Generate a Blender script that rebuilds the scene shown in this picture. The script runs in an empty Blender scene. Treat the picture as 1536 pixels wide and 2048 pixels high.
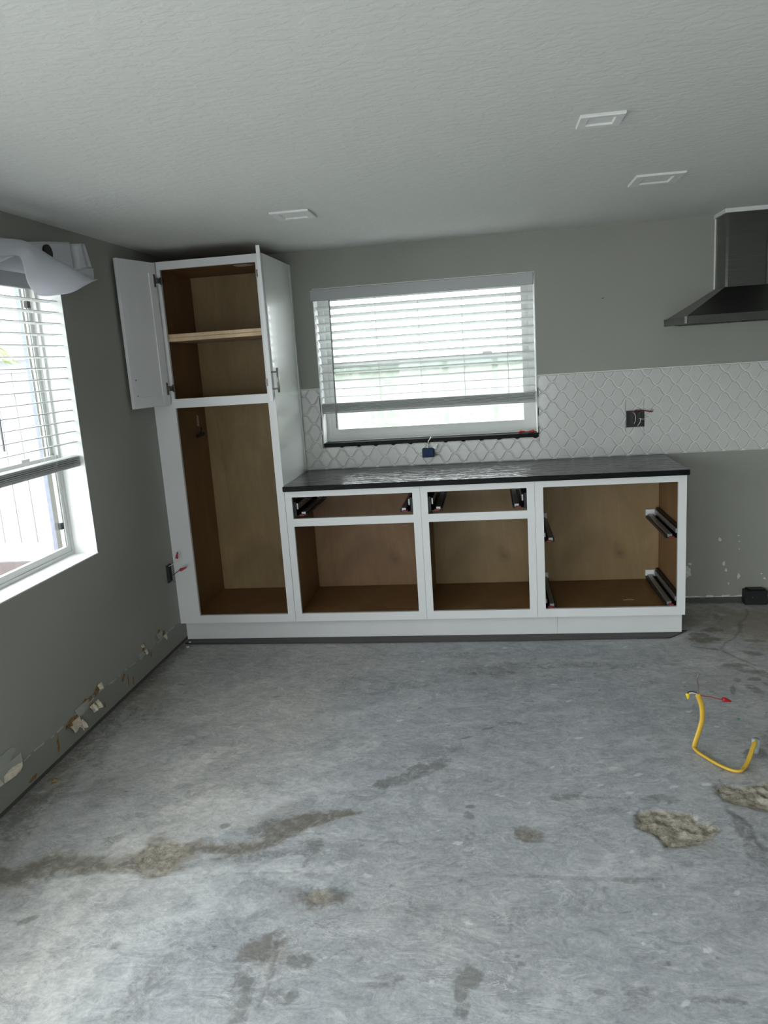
import bpy, bmesh, math, random
import numpy as np
from mathutils import Vector, Matrix
random.seed(7); RNG = np.random.default_rng(7)
SC = bpy.context.scene
COL = SC.collection
PI = math.pi

# ------------------------------------------------------------------ camera, sky, exposure
H = 2.278                      # ceiling height
cam_d = bpy.data.cameras.new('camera'); cam = bpy.data.objects.new('camera', cam_d); COL.objects.link(cam)
cam_d.sensor_fit = 'HORIZONTAL'; cam_d.sensor_width = 36.0; cam_d.lens = 36.0 * 1516.91 / 1536.0
cam_d.clip_start = 0.05; cam_d.clip_end = 200
yaw, pitch, roll = -.1436, -.1983, -.0661
fw = Vector((math.sin(yaw)*math.cos(pitch), math.cos(yaw)*math.cos(pitch), math.sin(pitch)))
rt = Vector((math.cos(yaw), -math.sin(yaw), 0)); up = rt.cross(fw)
r2 = rt*math.cos(roll) + up*math.sin(roll); u2 = -rt*math.sin(roll) + up*math.cos(roll)
cam.matrix_world = Matrix(((r2.x, u2.x, -fw.x, 1.8724), (r2.y, u2.y, -fw.y, -4.7186), (r2.z, u2.z, -fw.z, 1.6072), (0, 0, 0, 1)))
SC.camera = cam
W = bpy.data.worlds.new('overcast_sky'); SC.world = W; W.use_nodes = True
W.node_tree.nodes['Background'].inputs[0].default_value = (0.965, 0.98, 1.0, 1)
W.node_tree.nodes['Background'].inputs[1].default_value = 3.4
SC.view_settings.view_transform = 'Standard'; SC.view_settings.look = 'None'
SC.view_settings.gamma = 1.0; SC.view_settings.use_curve_mapping = False
SC.view_settings.exposure = 1.36
SC.cycles.max_bounces = 10; SC.cycles.diffuse_bounces = 7; SC.cycles.glossy_bounces = 4
SC.cycles.transparent_max_bounces = 12; SC.cycles.sample_clamp_indirect = 6.0

# openings of the room: (axis, ...) also used for the sampling portals of the sky
WB = (.835, 2.172, 1.083, 2.055)          # back window  x0,x1,z0,z1
WL = (-2.68, -1.411, .787, 2.062)         # left window  y0,y1,z0,z1
PD = (-7.6, -3.3, .03, 2.08)              # unseen glass door added for daylight, left wall beside the photographer
FD = (.3, 2.9, .03, 2.08)                 # unseen glass door added for daylight, wall behind the photographer
XR, YF = 5.4, -8.0                        # right wall, front wall
def portal(loc, rot, sx, sy):
    d = bpy.data.lights.new('sky_portal', 'AREA'); d.shape = 'RECTANGLE'; d.size = sx; d.size_y = sy
    d.cycles.is_portal = True
    o = bpy.data.objects.new('sky_portal', d); COL.objects.link(o); o.location = loc; o.rotation_euler = rot
portal(((WB[0]+WB[1])/2, .21, (WB[2]+WB[3])/2), (-PI/2, 0, 0), WB[1]-WB[0], WB[3]-WB[2])
portal((-.21, (WL[0]+WL[1])/2, (WL[2]+WL[3])/2), (0, -PI/2, 0), WL[3]-WL[2], WL[1]-WL[0])
portal((-.21, (PD[0]+PD[1])/2, (PD[2]+PD[3])/2), (0, -PI/2, 0), PD[3]-PD[2], PD[1]-PD[0])
portal(((FD[0]+FD[1])/2, YF-.21, (FD[2]+FD[3])/2), (PI/2, 0, 0), FD[1]-FD[0], FD[3]-FD[2])

# ------------------------------------------------------------------ helpers
ORG = {}
class MB:
    def __init__(s): s.v = []; s.f = []; s.m = []; s.cur = 0
    def add(s, vs, fs):
        b = len(s.v); s.v += [tuple(v) for v in vs]; s.f += [tuple(b+i for i in f) for f in fs]; s.m += [s.cur]*len(fs); return s
    def box(s, x0, x1, y0, y1, z0, z1, b=0.0):
        if b <= 0:
            return s.add([(x0,y0,z0),(x1,y0,z0),(x1,y1,z0),(x0,y1,z0),(x0,y0,z1),(x1,y0,z1),(x1,y1,z1),(x0,y1,z1)],
                         [(0,3,2,1),(4,5,6,7),(0,1,5,4),(1,2,6,5),(2,3,7,6),(3,0,4,7)])
        bm = bmesh.new(); bmesh.ops.create_cube(bm, size=1)
        for v in bm.verts: v.co = Vector(((x0+x1)/2+v.co.x*(x1-x0), (y0+y1)/2+v.co.y*(y1-y0), (z0+z1)/2+v.co.z*(z1-z0)))
        bmesh.ops.bevel(bm, geom=bm.edges[:], offset=b, segments=1, affect='EDGES', profile=.5)
        return s.bm(bm)
    def bm(s, bm, mat=None):
        bm.verts.index_update()
        vs = [(mat @ v.co) if mat else v.co.copy() for v in bm.verts]; fs = [[v.index for v in f.verts] for f in bm.faces]; bm.free()
        return s.add(vs, fs)
    def prism(s, poly, ax, a, b):
        P = {'x': lambda p, t: (t, p[0], p[1]), 'y': lambda p, t: (p[0], t, p[1]), 'z': lambda p, t: (p[0], p[1], t)}[ax]
        n = len(poly)
        return s.add([P(p, a) for p in poly]+[P(p, b) for p in poly],
                     [tuple(range(n))[::-1], tuple(range(n, 2*n))]+[(i, (i+1) % n, n+(i+1) % n, n+i) for i in range(n)])
    def tube(s, path, r, n=8, flat=1.0, up=None):
        path = [Vector(p) for p in path]; rs = r if isinstance(r, (list, tuple)) else [r]*len(path); vs = []; fs = []
        prev = Vector(up) if up else None
        for i, p in enumerate(path):
            t = (path[min(i+1, len(path)-1)]-path[max(i-1, 0)]).normalized()
            ref = prev if prev else (Vector((0,0,1)) if abs(t.z) < .9 else Vector((1,0,0)))
            b = (ref - t*ref.dot(t)).normalized(); a = t.cross(b); prev = b
            for k in range(n):
                q = 2*PI*k/n; vs.append(p+a*math.cos(q)*rs[i]+b*math.sin(q)*rs[i]*flat)
        for i in range(len(path)-1):
            for k in range(n): fs.append((i*n+k, i*n+(k+1) % n, (i+1)*n+(k+1) % n, (i+1)*n+k))
        fs += [tuple(range(n))[::-1], tuple((len(path)-1)*n+k for k in range(n))]
        return s.add(vs, fs)
    def grid(s, rows):
        n = len(rows[0]); vs = [p for r in rows for p in r]
        return s.add(vs, [(i*n+j, i*n+j+1, (i+1)*n+j+1, (i+1)*n+j) for i in range(len(rows)-1) for j in range(n-1)])
    def build(s, name, mat, parent=None, smooth=False, loc=None, xf=None):
        o_ = ORG[parent.name] if parent else Vector(loc) if loc else Vector((0, 0, 0))
        vs = [Vector(v) for v in s.v]
        if xf: vs = [xf @ v for v in vs]
        me = bpy.data.meshes.new(name); me.from_pydata([tuple(v-o_) for v in vs], [], s.f)
        for mm in (mat if isinstance(mat, (list, tuple)) else [mat]): me.materials.append(mm)
        if any(s.m): me.polygons.foreach_set('material_index', s.m)
        if smooth: me.polygons.foreach_set('use_smooth', [True]*len(me.polygons))
        me.update(); bm = bmesh.new(); bm.from_mesh(me); bmesh.ops.recalc_face_normals(bm, faces=bm.faces[:]); bm.to_mesh(me); bm.free()
        o = bpy.data.objects.new(name, me); COL.objects.link(o)
        if parent: o.parent = parent
        else: o.location = o_
        ORG[o.name] = o_
        return o
def tag(o, label=None, cat=None, group=None, kind=None):
    if label: o['label'] = label
    if cat: o['category'] = cat
    if group: o['group'] = group
    if kind: o['kind'] = kind
    return o
def thing(name, loc, label, cat, group=None):
    o = bpy.data.objects.new(name, None); COL.objects.link(o); o.location = loc; o.empty_display_size = .05
    ORG[o.name] = Vector(loc); return tag(o, label, cat, group)
def bez(pts, n=8):
    """smooth path through the points (Catmull-Rom)"""
    P = [Vector(p) for p in pts]; P = [2*P[0]-P[1]]+P+[2*P[-1]-P[-2]]; out = []
    for i in range(1, len(P)-2):
        for k in range(n):
            t = k/n; a, b, c, d = P[i-1:i+3]
            out.append(.5*((2*b)+(c-a)*t+(2*a-5*b+4*c-d)*t*t+(3*b-a-3*c+d)*t**3))
    return out+[P[-2]]

# ------------------------------------------------------------------ materials
def new_mat(name):
    m = bpy.data.materials.new(name); m.use_nodes = True; nt = m.node_tree
    return m, nt, nt.nodes['Principled BSDF']
def N(nt, t, **kw):
    n = nt.nodes.new(t)
    for k, v in kw.items(): setattr(n, k, v)
    return n
def L(nt, a, b): nt.links.new(a, b)
def coords(nt, scale=(1,1,1), rot=(0,0,0)):
    tc = N(nt, 'ShaderNodeTexCoord'); mp = N(nt, 'ShaderNodeMapping'); mp.inputs['Scale'].default_value = scale; mp.inputs['Rotation'].default_value = rot
    L(nt, tc.outputs['Object'], mp.inputs[0]); return mp.outputs[0]
def noise(nt, vec, sc, det=4, rough=.55, dist=0):
    n = N(nt, 'ShaderNodeTexNoise'); n.inputs['Scale'].default_value = sc; n.inputs['Detail'].default_value = det
    n.inputs['Roughness'].default_value = rough; n.inputs['Distortion'].default_value = dist; L(nt, vec, n.inputs['Vector']); return n.outputs['Fac']
def ramp(nt, fac, stops):
    r = N(nt, 'ShaderNodeValToRGB'); e = r.color_ramp.elements
    while len(e) < len(stops): e.new(.5)
    for el, (p, c) in zip(e, stops): el.position = p; el.color = tuple(c)+(1,) if len(c) == 3 else c
    L(nt, fac, r.inputs[0]); return r.outputs[0]
def mixc(nt, fac, a, b, mode='MIX'):
    m = N(nt, 'ShaderNodeMix', data_type='RGBA', blend_type=mode)
    for s_, v in ((0, fac), (6, a), (7, b)):
        if isinstance(v, (int, float)): m.inputs[s_].default_value = v
        elif isinstance(v, tuple): m.inputs[s_].default_value = v+(1,) if len(v) == 3 else v
        else: L(nt, v, m.inputs[s_])
    return m.outputs[2]
def math_(nt, op, a, b=0.0):
    m = N(nt, 'ShaderNodeMath', operation=op)
    for i, v in enumerate((a, b)):
        if isinstance(v, (int, float)): m.inputs[i].default_value = v
        else: L(nt, v, m.inputs[i])
    return m.outputs[0]
def bump(nt, p, h, strength=.3, dist=.002):
    b = N(nt, 'ShaderNodeBump'); b.inputs['Strength'].default_value = strength; b.inputs['Distance'].default_value = dist
    L(nt, h, b.inputs['Height']); L(nt, b.outputs[0], p.inputs['Normal'])
def simple(name, col, rough=.5, metal=0.0, nscale=30, var=.06, bumpy=0.0, spec=.5):
    m, nt, p = new_mat(name); v = coords(nt); f = noise(nt, v, nscale)
    lo = tuple(c*(1-var) for c in col); hi = tuple(min(1, c*(1+var)) for c in col)
    L(nt, ramp(nt, f, [(.3, lo), (.7, hi)]), p.inputs['Base Color'])
    p.inputs['Roughness'].default_value = rough; p.inputs['Metallic'].default_value = metal; p.inputs['Specular IOR Level'].default_value = spec
    if bumpy: bump(nt, p, noise(nt, v, nscale*4), bumpy, .001)
    return m
def wood(name, a, b, rot=(0,0,0), rough=.5, knots=True):
    m, nt, p = new_mat(name); v = coords(nt, (5, 5, .8), rot)
    f = noise(nt, v, 2.6, 6, .6, 1.6); g = noise(nt, coords(nt, (60, 60, 2.0), rot), 3, 3)
    c = ramp(nt, f, [(.28, a), (.52, tuple((x+y)/2 for x, y in zip(a, b))), (.75, b)])
    c = mixc(nt, .16, c, ramp(nt, g, [(.35, tuple(x*.75 for x in a)), (.7, b)]))
    big = noise(nt, coords(nt, (1, 1, .6), rot), 3.0, 4, .6, .8)
    c = mixc(nt, ramp(nt, big, [(.38, (0,0,0)), (.66, (.5,.5,.5))]), c, tuple(x*.62 for x in a))
    if knots:
        tc = coords(nt, (1, 0, .62), rot); wv = N(nt, 'ShaderNodeVectorMath', operation='ADD'); nz = N(nt, 'ShaderNodeTexNoise'); nz.inputs['Scale'].default_value = 9; L(nt, tc, nz.inputs['Vector'])
        sc = N(nt, 'ShaderNodeVectorMath', operation='SCALE'); sc.inputs['Scale'].default_value = .09; L(nt, nz.outputs['Color'], sc.inputs[0]); L(nt, tc, wv.inputs[0]); L(nt, sc.outputs[0], wv.inputs[1])
        vo = N(nt, 'ShaderNodeTexVoronoi'); vo.inputs['Scale'].default_value = 3.3; L(nt, wv.outputs[0], vo.inputs['Vector'])
        k = ramp(nt, vo.outputs['Distance'], [(.02, (.85,.85,.85)), (.06, (.35,.35,.35)), (.17, (0,0,0))])
        c = mixc(nt, k, c, tuple(x*.42 for x in a))
    L(nt, c, p.inputs['Base Color']); p.inputs['Roughness'].default_value = rough; p.inputs['Specular IOR Level'].default_value = .35
    return m

M = {}
# painted walls: sage grey, slight roller texture
def paint(name, col, rough=.6, sc=140, st=.12):
    m, nt, p = new_mat(name); v = coords(nt)
    big = noise(nt, v, 1.3, 3)
    L(nt, ramp(nt, big, [(.3, tuple(c*.96 for c in col)), (.7, tuple(c*1.03 for c in col))]), p.inputs['Base Color'])
    p.inputs['Roughness'].default_value = rough; bump(nt, p, noise(nt, v, sc, 3), st, .0015); return m
M['wall'] = paint('sage_grey_paint', (.285, .283, .255))
M['wall_old'] = paint('sage_grey_paint_lower_band', (.245, .244, .220), .5)
M['wall_plain'] = paint('light_wall_paint', (.60, .60, .57))
M['block'] = simple('raw_block', (.09, .085, .075), .95, bumpy=.5)
M['white_paint'] = simple('white_cabinet_paint', (.68, .68, .69), .38, nscale=6, var=.02)
M['gloss_white'] = simple('white_gloss_panel', (.76, .78, .765), .30, nscale=3, var=.02, spec=.9)
_p = M['gloss_white'].node_tree.nodes['Principled BSDF']; _p.inputs['Coat Weight'].default_value = .6; _p.inputs['Coat Roughness'].default_value = .08
M['white_jamb'] = simple('white_reveal_paint', (.82, .82, .82), .5, nscale=8, var=.03)
M['vinyl'] = simple('white_vinyl_frame', (.58, .59, .575), .35, nscale=5, var=.03)
M['slat'] = simple('white_blind_slat', (.66, .67, .67), .35, nscale=5, var=.02)
M['valance'] = simple('shaded_blind_valance', (.40, .41, .42), .4, nscale=5, var=.03)  # white valance and bottom rail, greyed to carry their backlit shade
M['cord'] = simple('white_cord', (.6, .6, .58), .8)
M['wand'] = simple('clear_grey_wand', (.30, .30, .31), .25)
m = M['slat']; nt = m.node_tree; p = nt.nodes['Principled BSDF']; tr = N(nt, 'ShaderNodeBsdfTranslucent'); tr.inputs[0].default_value = (.8, .82, .82, 1)
mx = N(nt, 'ShaderNodeMixShader'); mx.inputs[0].default_value = .30; L(nt, p.outputs[0], mx.inputs[1]); L(nt, tr.outputs[0], mx.inputs[2]); L(nt, mx.outputs[0], nt.nodes['Material Output'].inputs[0])
# ceiling: knock-down texture
m, nt, p = new_mat('knockdown_ceiling'); v = coords(nt, (1, 1.6, 1)); f = noise(nt, v, 26, 3, .5, .4)
p.inputs['Base Color'].default_value = (.64, .64, .62, 1); p.inputs['Roughness'].default_value = .75
bump(nt, p, ramp(nt, f, [(.42, (0,0,0)), (.56, (1,1,1))]), .16, .004); M['ceiling'] = m
M['maple_side'] = wood('maple_veneer_side', (.20, .105, .04), (.27, .155, .066), knots=False)
M['maple_floor'] = wood('maple_veneer_floor', (.20, .10, .035), (.27, .145, .058), rot=(0, PI/2, 0), knots=False)
M['maple_back'] = wood('pale_maple_back', (.270, .175, .080), (.345, .240, .120))
M['maple_back2'] = wood('pinkish_maple_back', (.235, .128, .060), (.305, .180, .090))
M['maple_edge'] = wood('raw_maple_edge', (.62, .43, .26), (.75, .56, .37), rot=(0, PI/2, 0), knots=False)
M['black_metal'] = simple('black_slide_steel', (.018, .018, .02), .4, .6)
M['grey_metal'] = simple('zinc_slide_steel', (.30, .30, .31), .38, .8)
M['red'] = simple('red_plastic', (.42, .012, .018), .4, var=.12)
M['red_dark'] = simple('dark_red_lever', (.16, .010, .018), .5)
M['yellow_nut'] = simple('yellow_plastic', (.75, .55, .02), .4)
M['white_plastic'] = simple('white_plastic', (.75, .75, .73), .45)
M['black_plastic'] = simple('black_plastic', (.008, .008, .009), .5)
M['blue'] = simple('blue_box_plastic', (.002, .022, .075), .5, spec=.25)
M['nickel'] = simple('brushed_nickel', (.42, .40, .37), .35, 1.0)
M['hinge'] = simple('nickel_hinge', (.20, .19, .18), .38, 1.0)
M['label'] = simple('paper_label', (.60, .52, .46), .8)
M['tile'] = simple('white_glazed_tile', (.54, .54, .53), .14, nscale=9, var=.04)
M['grout'] = simple('pale_grout', (.68, .68, .655), .8, bumpy=.2)
M['tile_edge'] = simple('white_edge_trim', (.74, .74, .70), .4)
M['granite'] = None
m, nt, p = new_mat('black_leathered_granite'); v = coords(nt, (1, 2.2, 1))
f = noise(nt, v, 9, 6, .62, 2.2); g = noise(nt, coords(nt), 160, 3)
c = ramp(nt, f, [(.40, (.004, .004, .005)), (.60, (.009, .009, .010)), (.70, (.035, .036, .038)), (.76, (.008, .008, .009))])
L(nt, c, p.inputs['Base Color']); p.inputs['Roughness'].default_value = .12; p.inputs['Specular IOR Level'].default_value = .55
hh = math_(nt, 'ADD', math_(nt, 'MULTIPLY', noise(nt, coords(nt, (.55, 1.9, 1), (0, 0, .18)), 13, 2, .45, 1.4), 1.0), math_(nt, 'MULTIPLY', g, .02))
bump(nt, p, hh, 1.0, .0085); M['granite'] = m
M['granite_edge'] = simple('black_granite_edge', (.004, .004, .0045), .45, nscale=14, var=.5, spec=.12)
# stainless hood
m, nt, p = new_mat('brushed_stainless'); v = coords(nt, (1, 1, 120)); f = noise(nt, v, 4, 3)
L(nt, ramp(nt, f, [(.3, (.12, .12, .113)), (.7, (.155, .155, .148))]), p.inputs['Base Color'])
p.inputs['Metallic'].default_value = 1; p.inputs['Roughness'].default_value = .3; bump(nt, p, f, .05, .0005); M['steel'] = m
M['steel_dark'] = simple('dark_filter', (.08, .08, .08), .5, .8)
M['cable'] = simple('yellow_cable_jacket', (.64, .40, .045), .45, var=.08)
M['wire_black'] = simple('black_wire', (.012, .012, .012), .4)
M['wire_white'] = simple('white_wire', (.72, .70, .66), .5)
M['wire_red'] = simple('red_wire', (.30, .03, .04), .5)
M['wire_bare'] = simple('dull_bare_wire', (.22, .19, .17), .4, .7)
M['conduit'] = simple('grey_conduit', (.38, .42, .45), .55)
M['paper'] = simple('torn_brown_paper', (.22, .135, .06), .9, nscale=60, var=.35, bumpy=.4)
M['gypsum'] = simple('torn_pale_paper', (.62, .55, .44), .9, nscale=50, var=.15, bumpy=.3)
M['flap'] = paint('painted_paper_flap', (.33, .335, .305), .6)
M['caulk'] = simple('old_caulk_line', (.42, .42, .39), .7, nscale=40, var=.15)
M['spackle'] = simple('pale_adhesive', (.60, .60, .56), .8, nscale=60, var=.15)
m, nt, p = new_mat('grey_vinyl_plank'); v = coords(nt, (2, 30, 1)); f = noise(nt, v, 4, 5, .6, .6)
L(nt, ramp(nt, f, [(.3, (.022, .018, .016)), (.65, (.058, .049, .043)), (.85, (.10, .088, .078))]), p.inputs['Base Color']); p.inputs['Roughness'].default_value = .5; M['plank'] = m
# white fabric, a little see-through
m, nt, p = new_mat('white_curtain_cloth'); v = coords(nt, (1, 1, 1)); f = noise(nt, v, 400, 2)
p.inputs['Base Color'].default_value = (.76, .765, .80, 1); p.inputs['Roughness'].default_value = .9
bump(nt, p, f, .15, .0006)
tr = N(nt, 'ShaderNodeBsdfTranslucent'); tr.inputs[0].default_value = (.78, .79, .84, 1)
mx = N(nt, 'ShaderNodeMixShader'); mx.inputs[0].default_value = .45
L(nt, p.outputs[0], mx.inputs[1]); L(nt, tr.outputs[0], mx.inputs[2]); L(nt, mx.outputs[0], nt.nodes['Material Output'].inputs[0]); M['cloth'] = m
# window glass: clear pane with Fresnel reflection
m, nt, p = new_mat('window_glass'); nt.nodes.remove(p)
tr = N(nt, 'ShaderNodeBsdfTransparent'); tr.inputs[0].default_value = (.93, .96, .95, 1); gl = N(nt, 'ShaderNodeBsdfGlossy'); gl.inputs['Roughness'].default_value = .02
lw = N(nt, 'ShaderNodeLayerWeight'); lw.inputs[0].default_value = .5; mx = N(nt, 'ShaderNodeMixShader')
L(nt, math_(nt, 'ADD', math_(nt, 'MULTIPLY', math_(nt, 'POWER', lw.outputs['Facing'], 5.0), .6), .03), mx.inputs[0]); L(nt, tr.outputs[0], mx.inputs[1]); L(nt, gl.outputs[0], mx.inputs[2]); L(nt, mx.outputs[0], nt.nodes['Material Output'].inputs[0]); M['glass'] = m
M['diffuser'] = simple('frosted_lamp_lens', (.72, .72, .70), .4)
M['lamp_trim'] = simple('white_lamp_trim', (.70, .70, .69), .45)
# outdoors
M['fence'] = simple('white_vinyl_fence', (.37, .38, .42), .45, nscale=3, var=.03)
m, nt, p = new_mat('pale_green_stucco'); v = coords(nt); f = noise(nt, v, 16, 4)
L(nt, ramp(nt, f, [(.35, (.26, .30, .25)), (.65, (.33, .365, .315))]), p.inputs['Base Color']); p.inputs['Roughness'].default_value = .9; bump(nt, p, f, .5, .01); M['stucco'] = m
M['blue_stucco'] = simple('blue_grey_stucco', (.15, .17, .235), .9, nscale=25, var=.16, bumpy=.6)
M['coping'] = simple('weathered_coping', (.15, .18, .155), .9, nscale=20, var=.2)
M['mulch'] = simple('orange_mulch', (.50, .27, .14), .95, nscale=14, var=.5, bumpy=.8)
M['edging'] = simple('dark_bed_edging', (.12, .11, .12), .8)
M['paving'] = simple('pale_concrete_yard', (.52, .52, .50), .9, nscale=4, var=.1)
M['roof'] = simple('grey_roof_shingle', (.30, .28, .28), .9, nscale=30, var=.2)
M['leaf'] = simple('palm_leaf_green', (.16, .22, .06), .6, nscale=12, var=.3)
M['trunk'] = simple('palm_trunk', (.22, .17, .12), .9, nscale=20, var=.3)

# ------------------------------------------------------------------ room shell
def wall_rect(mb, plane, a, b, z0, z1, t0, t1, hole=None):
    """wall slab between along-coordinates a..b; t0..t1 across; hole = (a0,a1,z0,z1) or a list of holes"""
    hs = [] if hole is None else hole if isinstance(hole, list) else [hole]
    def bx(p, q, r, s_):
        if q-p < 1e-6 or s_-r < 1e-6: return
        mb.box(*((p, q, t0, t1, r, s_) if plane == 'y' else (t0, t1, p, q, r, s_)))
    x = a
    for h in sorted(hs):
        bx(x, h[0], z0, z1); bx(h[0], h[1], z0, max(z0, h[2])); bx(h[0], h[1], h[3], z1); x = h[1]
    bx(x, b, z0, z1)
BOT = .027
mb = MB(); wall_rect(mb, 'y', 0, XR, .034, H, 0, .012, WB)
wall_back = tag(mb.build('wall_back', M['wall']), kind='structure')
mb = MB(); wall_rect(mb, 'y', -.2, XR+.2, -.05, H, .012, .2, WB); mb.build('masonry', M['block'], wall_back)
mb = MB(); wall_rect(mb, 'x', YF, 0, BOT, H, -.012, 0, [WL, (PD[0], PD[1], .0, PD[3])])
wall_left = tag(mb.build('wall_left', M['wall']), kind='structure')
mb = MB(); wall_rect(mb, 'x', YF-.2, .2, -.05, H, -.2, -.012, [WL, (PD[0], PD[1], .0, PD[3])]); mb.build('masonry', M['block'], wall_left)
mb = MB(); wall_rect(mb, 'x', YF, .2, -.05, H, XR, XR+.12); tag(mb.build('wall_right', M['wall']), kind='structure')
mb = MB(); wall_rect(mb, 'y', -.2, XR+.12, -.05, H, YF-.2, YF, (FD[0], FD[1], .0, FD[3])); tag(mb.build('wall_front', M['wall']), kind='structure')
mb = MB().box(-.2, XR+.12, YF-.2, .2, H, H+.12); tag(mb.build('ceiling', M['ceiling']), kind='structure')

# --- concrete slab: a height field with stain masks stored per vertex
def fbm(x, y, sc, octv=4, seed=0, rough=.5):
    out = np.zeros_like(x); amp = 1.0; tot = 0
    for o in range(octv):
        rg = np.random.default_rng(seed*101+o); g = rg.random((256, 256)); s = sc*2**o
        u = x*s+o*17.3; w = y*s+o*9.1; i = np.floor(u).astype(int); j = np.floor(w).astype(int); a = u-i; b = w-j
        a = a*a*(3-2*a); b = b*b*(3-2*b); q = lambda p, r: g[p % 256, r % 256]
        out += amp*((q(i,j)*(1-a)+q(i+1,j)*a)*(1-b)+(q(i,j+1)*(1-a)+q(i+1,j+1)*a)*b); tot += amp; amp *= rough
    return out/tot
xs = np.concatenate([[-.19], np.arange(-.012, 3.75, .0075), np.arange(3.8, XR+.1, .1), [XR+.1]])
ys = np.concatenate([[YF-.19], np.arange(YF, -3.45, .1), np.arange(-3.4, .02, .0075), [.19]])
X, Y = np.meshgrid(xs, ys); sm = lambda e0, e1, v: (lambda t: t*t*(3-2*t))(np.clip((v-e0)/(e1-e0), 0, 1))
wx = (fbm(X, Y, 9, 6, 1, .62)-.5)*1.25; wy = (fbm(X, Y, 9, 6, 2, .62)-.5)*1.25
def blob(cx, cy, rx, ry, ang=0, warp=.6, soft=.5, edge=1.0):
    c, s = math.cos(ang), math.sin(ang); k = warp*min(rx, ry)*2
    dx = X-cx+wx*k; dy = Y-cy+wy*k; u = (dx*c+dy*s)/rx; w = (-dx*s+dy*c)/ry
    return 1-sm(edge-soft, edge+soft*.4, np.sqrt(u*u+w*w))
def polymask(pts, soft=.012, warp=.02):
    px = X+wx*warp; py = Y+wy*warp; ins = np.zeros(X.shape, bool); dist = np.full(X.shape, 9.0); n = len(pts)
    for i in range(n):
        x1, y1 = pts[i]; x2, y2 = pts[(i+1) % n]
        cr = ((y1 > py) != (y2 > py)) & (px < (x2-x1)*(py-y1)/(y2-y1+1e-12)+x1); ins ^= cr
        t = np.clip(((px-x1)*(x2-x1)+(py-y1)*(y2-y1))/((x2-x1)**2+(y2-y1)**2), 0, 1)
        dist = np.minimum(dist, np.hypot(px-x1-t*(x2-x1), py-y1-t*(y2-y1)))
    return sm(-soft, soft, np.where(ins, dist, -dist))
def line(pts, w, warp=.03):
    px = X+wx*warp; py = Y+wy*warp; d = np.full(X.shape, 9.0)
    for (x1, y1), (x2, y2) in zip(pts[:-1], pts[1:]):
        t = np.clip(((px-x1)*(x2-x1)+(py-y1)*(y2-y1))/((x2-x1)**2+(y2-y1)**2), 0, 1); d = np.minimum(d, np.hypot(px-x1-t*(x2-x1), py-y1-t*(y2-y1)))
    return 1-sm(w*.4, w*1.3, d)
rough = np.zeros(X.shape); brown = np.zeros(X.shape); dark = np.zeros(X.shape); pale = np.zeros(X.shape); crack = np.zeros(X.shape)
P1 = [(2.336,-2.248),(2.386,-2.221),(2.457,-2.231),(2.507,-2.236),(2.534,-2.274),(2.515,-2.306),(2.565,-2.292),(2.588,-2.333),(2.54,-2.382),(2.479,-2.419),(2.392,-2.428),(2.364,-2.365),(2.319,-2.325)]
P2 = [(2.65,-2.076),(2.681,-2.049),(2.739,-2.07),(2.84,-2.035),(2.95,-2.05),(2.98,-2.2),(2.86,-2.26),(2.776,-2.222),(2.72,-2.191),(2.672,-2.169),(2.649,-2.159)]
P3 = [(.627,-2.569),(.659,-2.495),(.724,-2.451),(.795,-2.502),(.779,-2.563),(.769,-2.633),(.709,-2.658),(.65,-2.62)]
for P_, k in ((P1, 1), (P2, 1), (P3, .7)): rough = np.maximum(rough, k*polymask(P_, .005))
rough = np.maximum(rough, .55*blob(1.302, -2.712, .038, .038, 0, .3, .25))
rough = np.maximum(rough, .35*blob(1.952, -2.381, .04, .035))
def st(a, b): return np.maximum(a, b)
for P_ in (P1, P2): dark = st(dark, .3*polymask([(p[0]*1.0+(p[0]-P_[0][0])*.05, p[1]) for p in P_], .05))
for (x, y, rx, ry, an, k) in [(1.31,-2.705,.10,.06,.1,.75),(1.175,-2.925,.055,.085,-.5,.85),(1.305,-2.968,.045,.035,0,.95),(1.751,-3.011,.04,.06,-.3,.8),
    (1.952,-2.381,.06,.045,0,.8),(1.235,-2.484,.05,.045,.6,.7),(2.118,-2.143,.08,.03,.1,.6),(2.431,-2.166,.09,.028,.05,.5),(1.16,-3.07,.03,.09,.1,.5),
    (1.25,-3.09,.05,.04,0,.4),(.50,-2.46,.05,.03,.5,.5),(.75,-2.95,.025,.02,0,.6),(1.05,-2.36,.1,.05,.5,.75),(1.17,-2.33,.07,.045,.5,.8),(1.31,-2.26,.03,.02,0,.7),
    (1.5,-2.05,.14,.03,.55,.6),(1.62,-1.93,.07,.03,.5,.65),(.94,-2.5,.12,.03,.2,.5),(.55,-2.62,.12,.04,.1,.55),(.3,-2.66,.2,.05,.1,.4),(1.0,-2.55,.3,.03,.25,.45),
    (2.2,-3.05,.12,.05,.4,.25),(2.0,-2.75,.2,.06,.2,.2),(1.55,-2.75,.2,.03,.1,.25),(.8,-2.75,.15,.05,.4,.25),(.9,-3.1,.06,.2,-.3,.35),(2.75,-2.5,.1,.25,.2,.35),
    (2.5,-1.9,.12,.03,.2,.25),(1.9,-1.6,.15,.02,.1,.4),(1.0,-1.5,.2,.03,.5,.25),(.55,-1.75,.18,.03,.7,.25),(1.4,-1.2,.3,.06,.3,.3),(1.9,-1.0,.35,.08,.1,.45),(2.3,-.95,.3,.06,-.1,.35),
    (.9,-1.05,.25,.05,.3,.25),(1.55,-.8,.5,.05,0,.25),(2.55,-1.2,.12,.04,.5,.3),(.12,-2.3,.07,.35,.05,.4),(.08,-1.75,.05,.3,0,.4),(.2,-1.5,.1,.12,.5,.3),(2.93,-1.9,.06,.1,0,.35),(3.0,-1.75,.1,.14,0,.5)]:
    dark = st(dark, k*blob(x, y, rx, ry, an))
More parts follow.
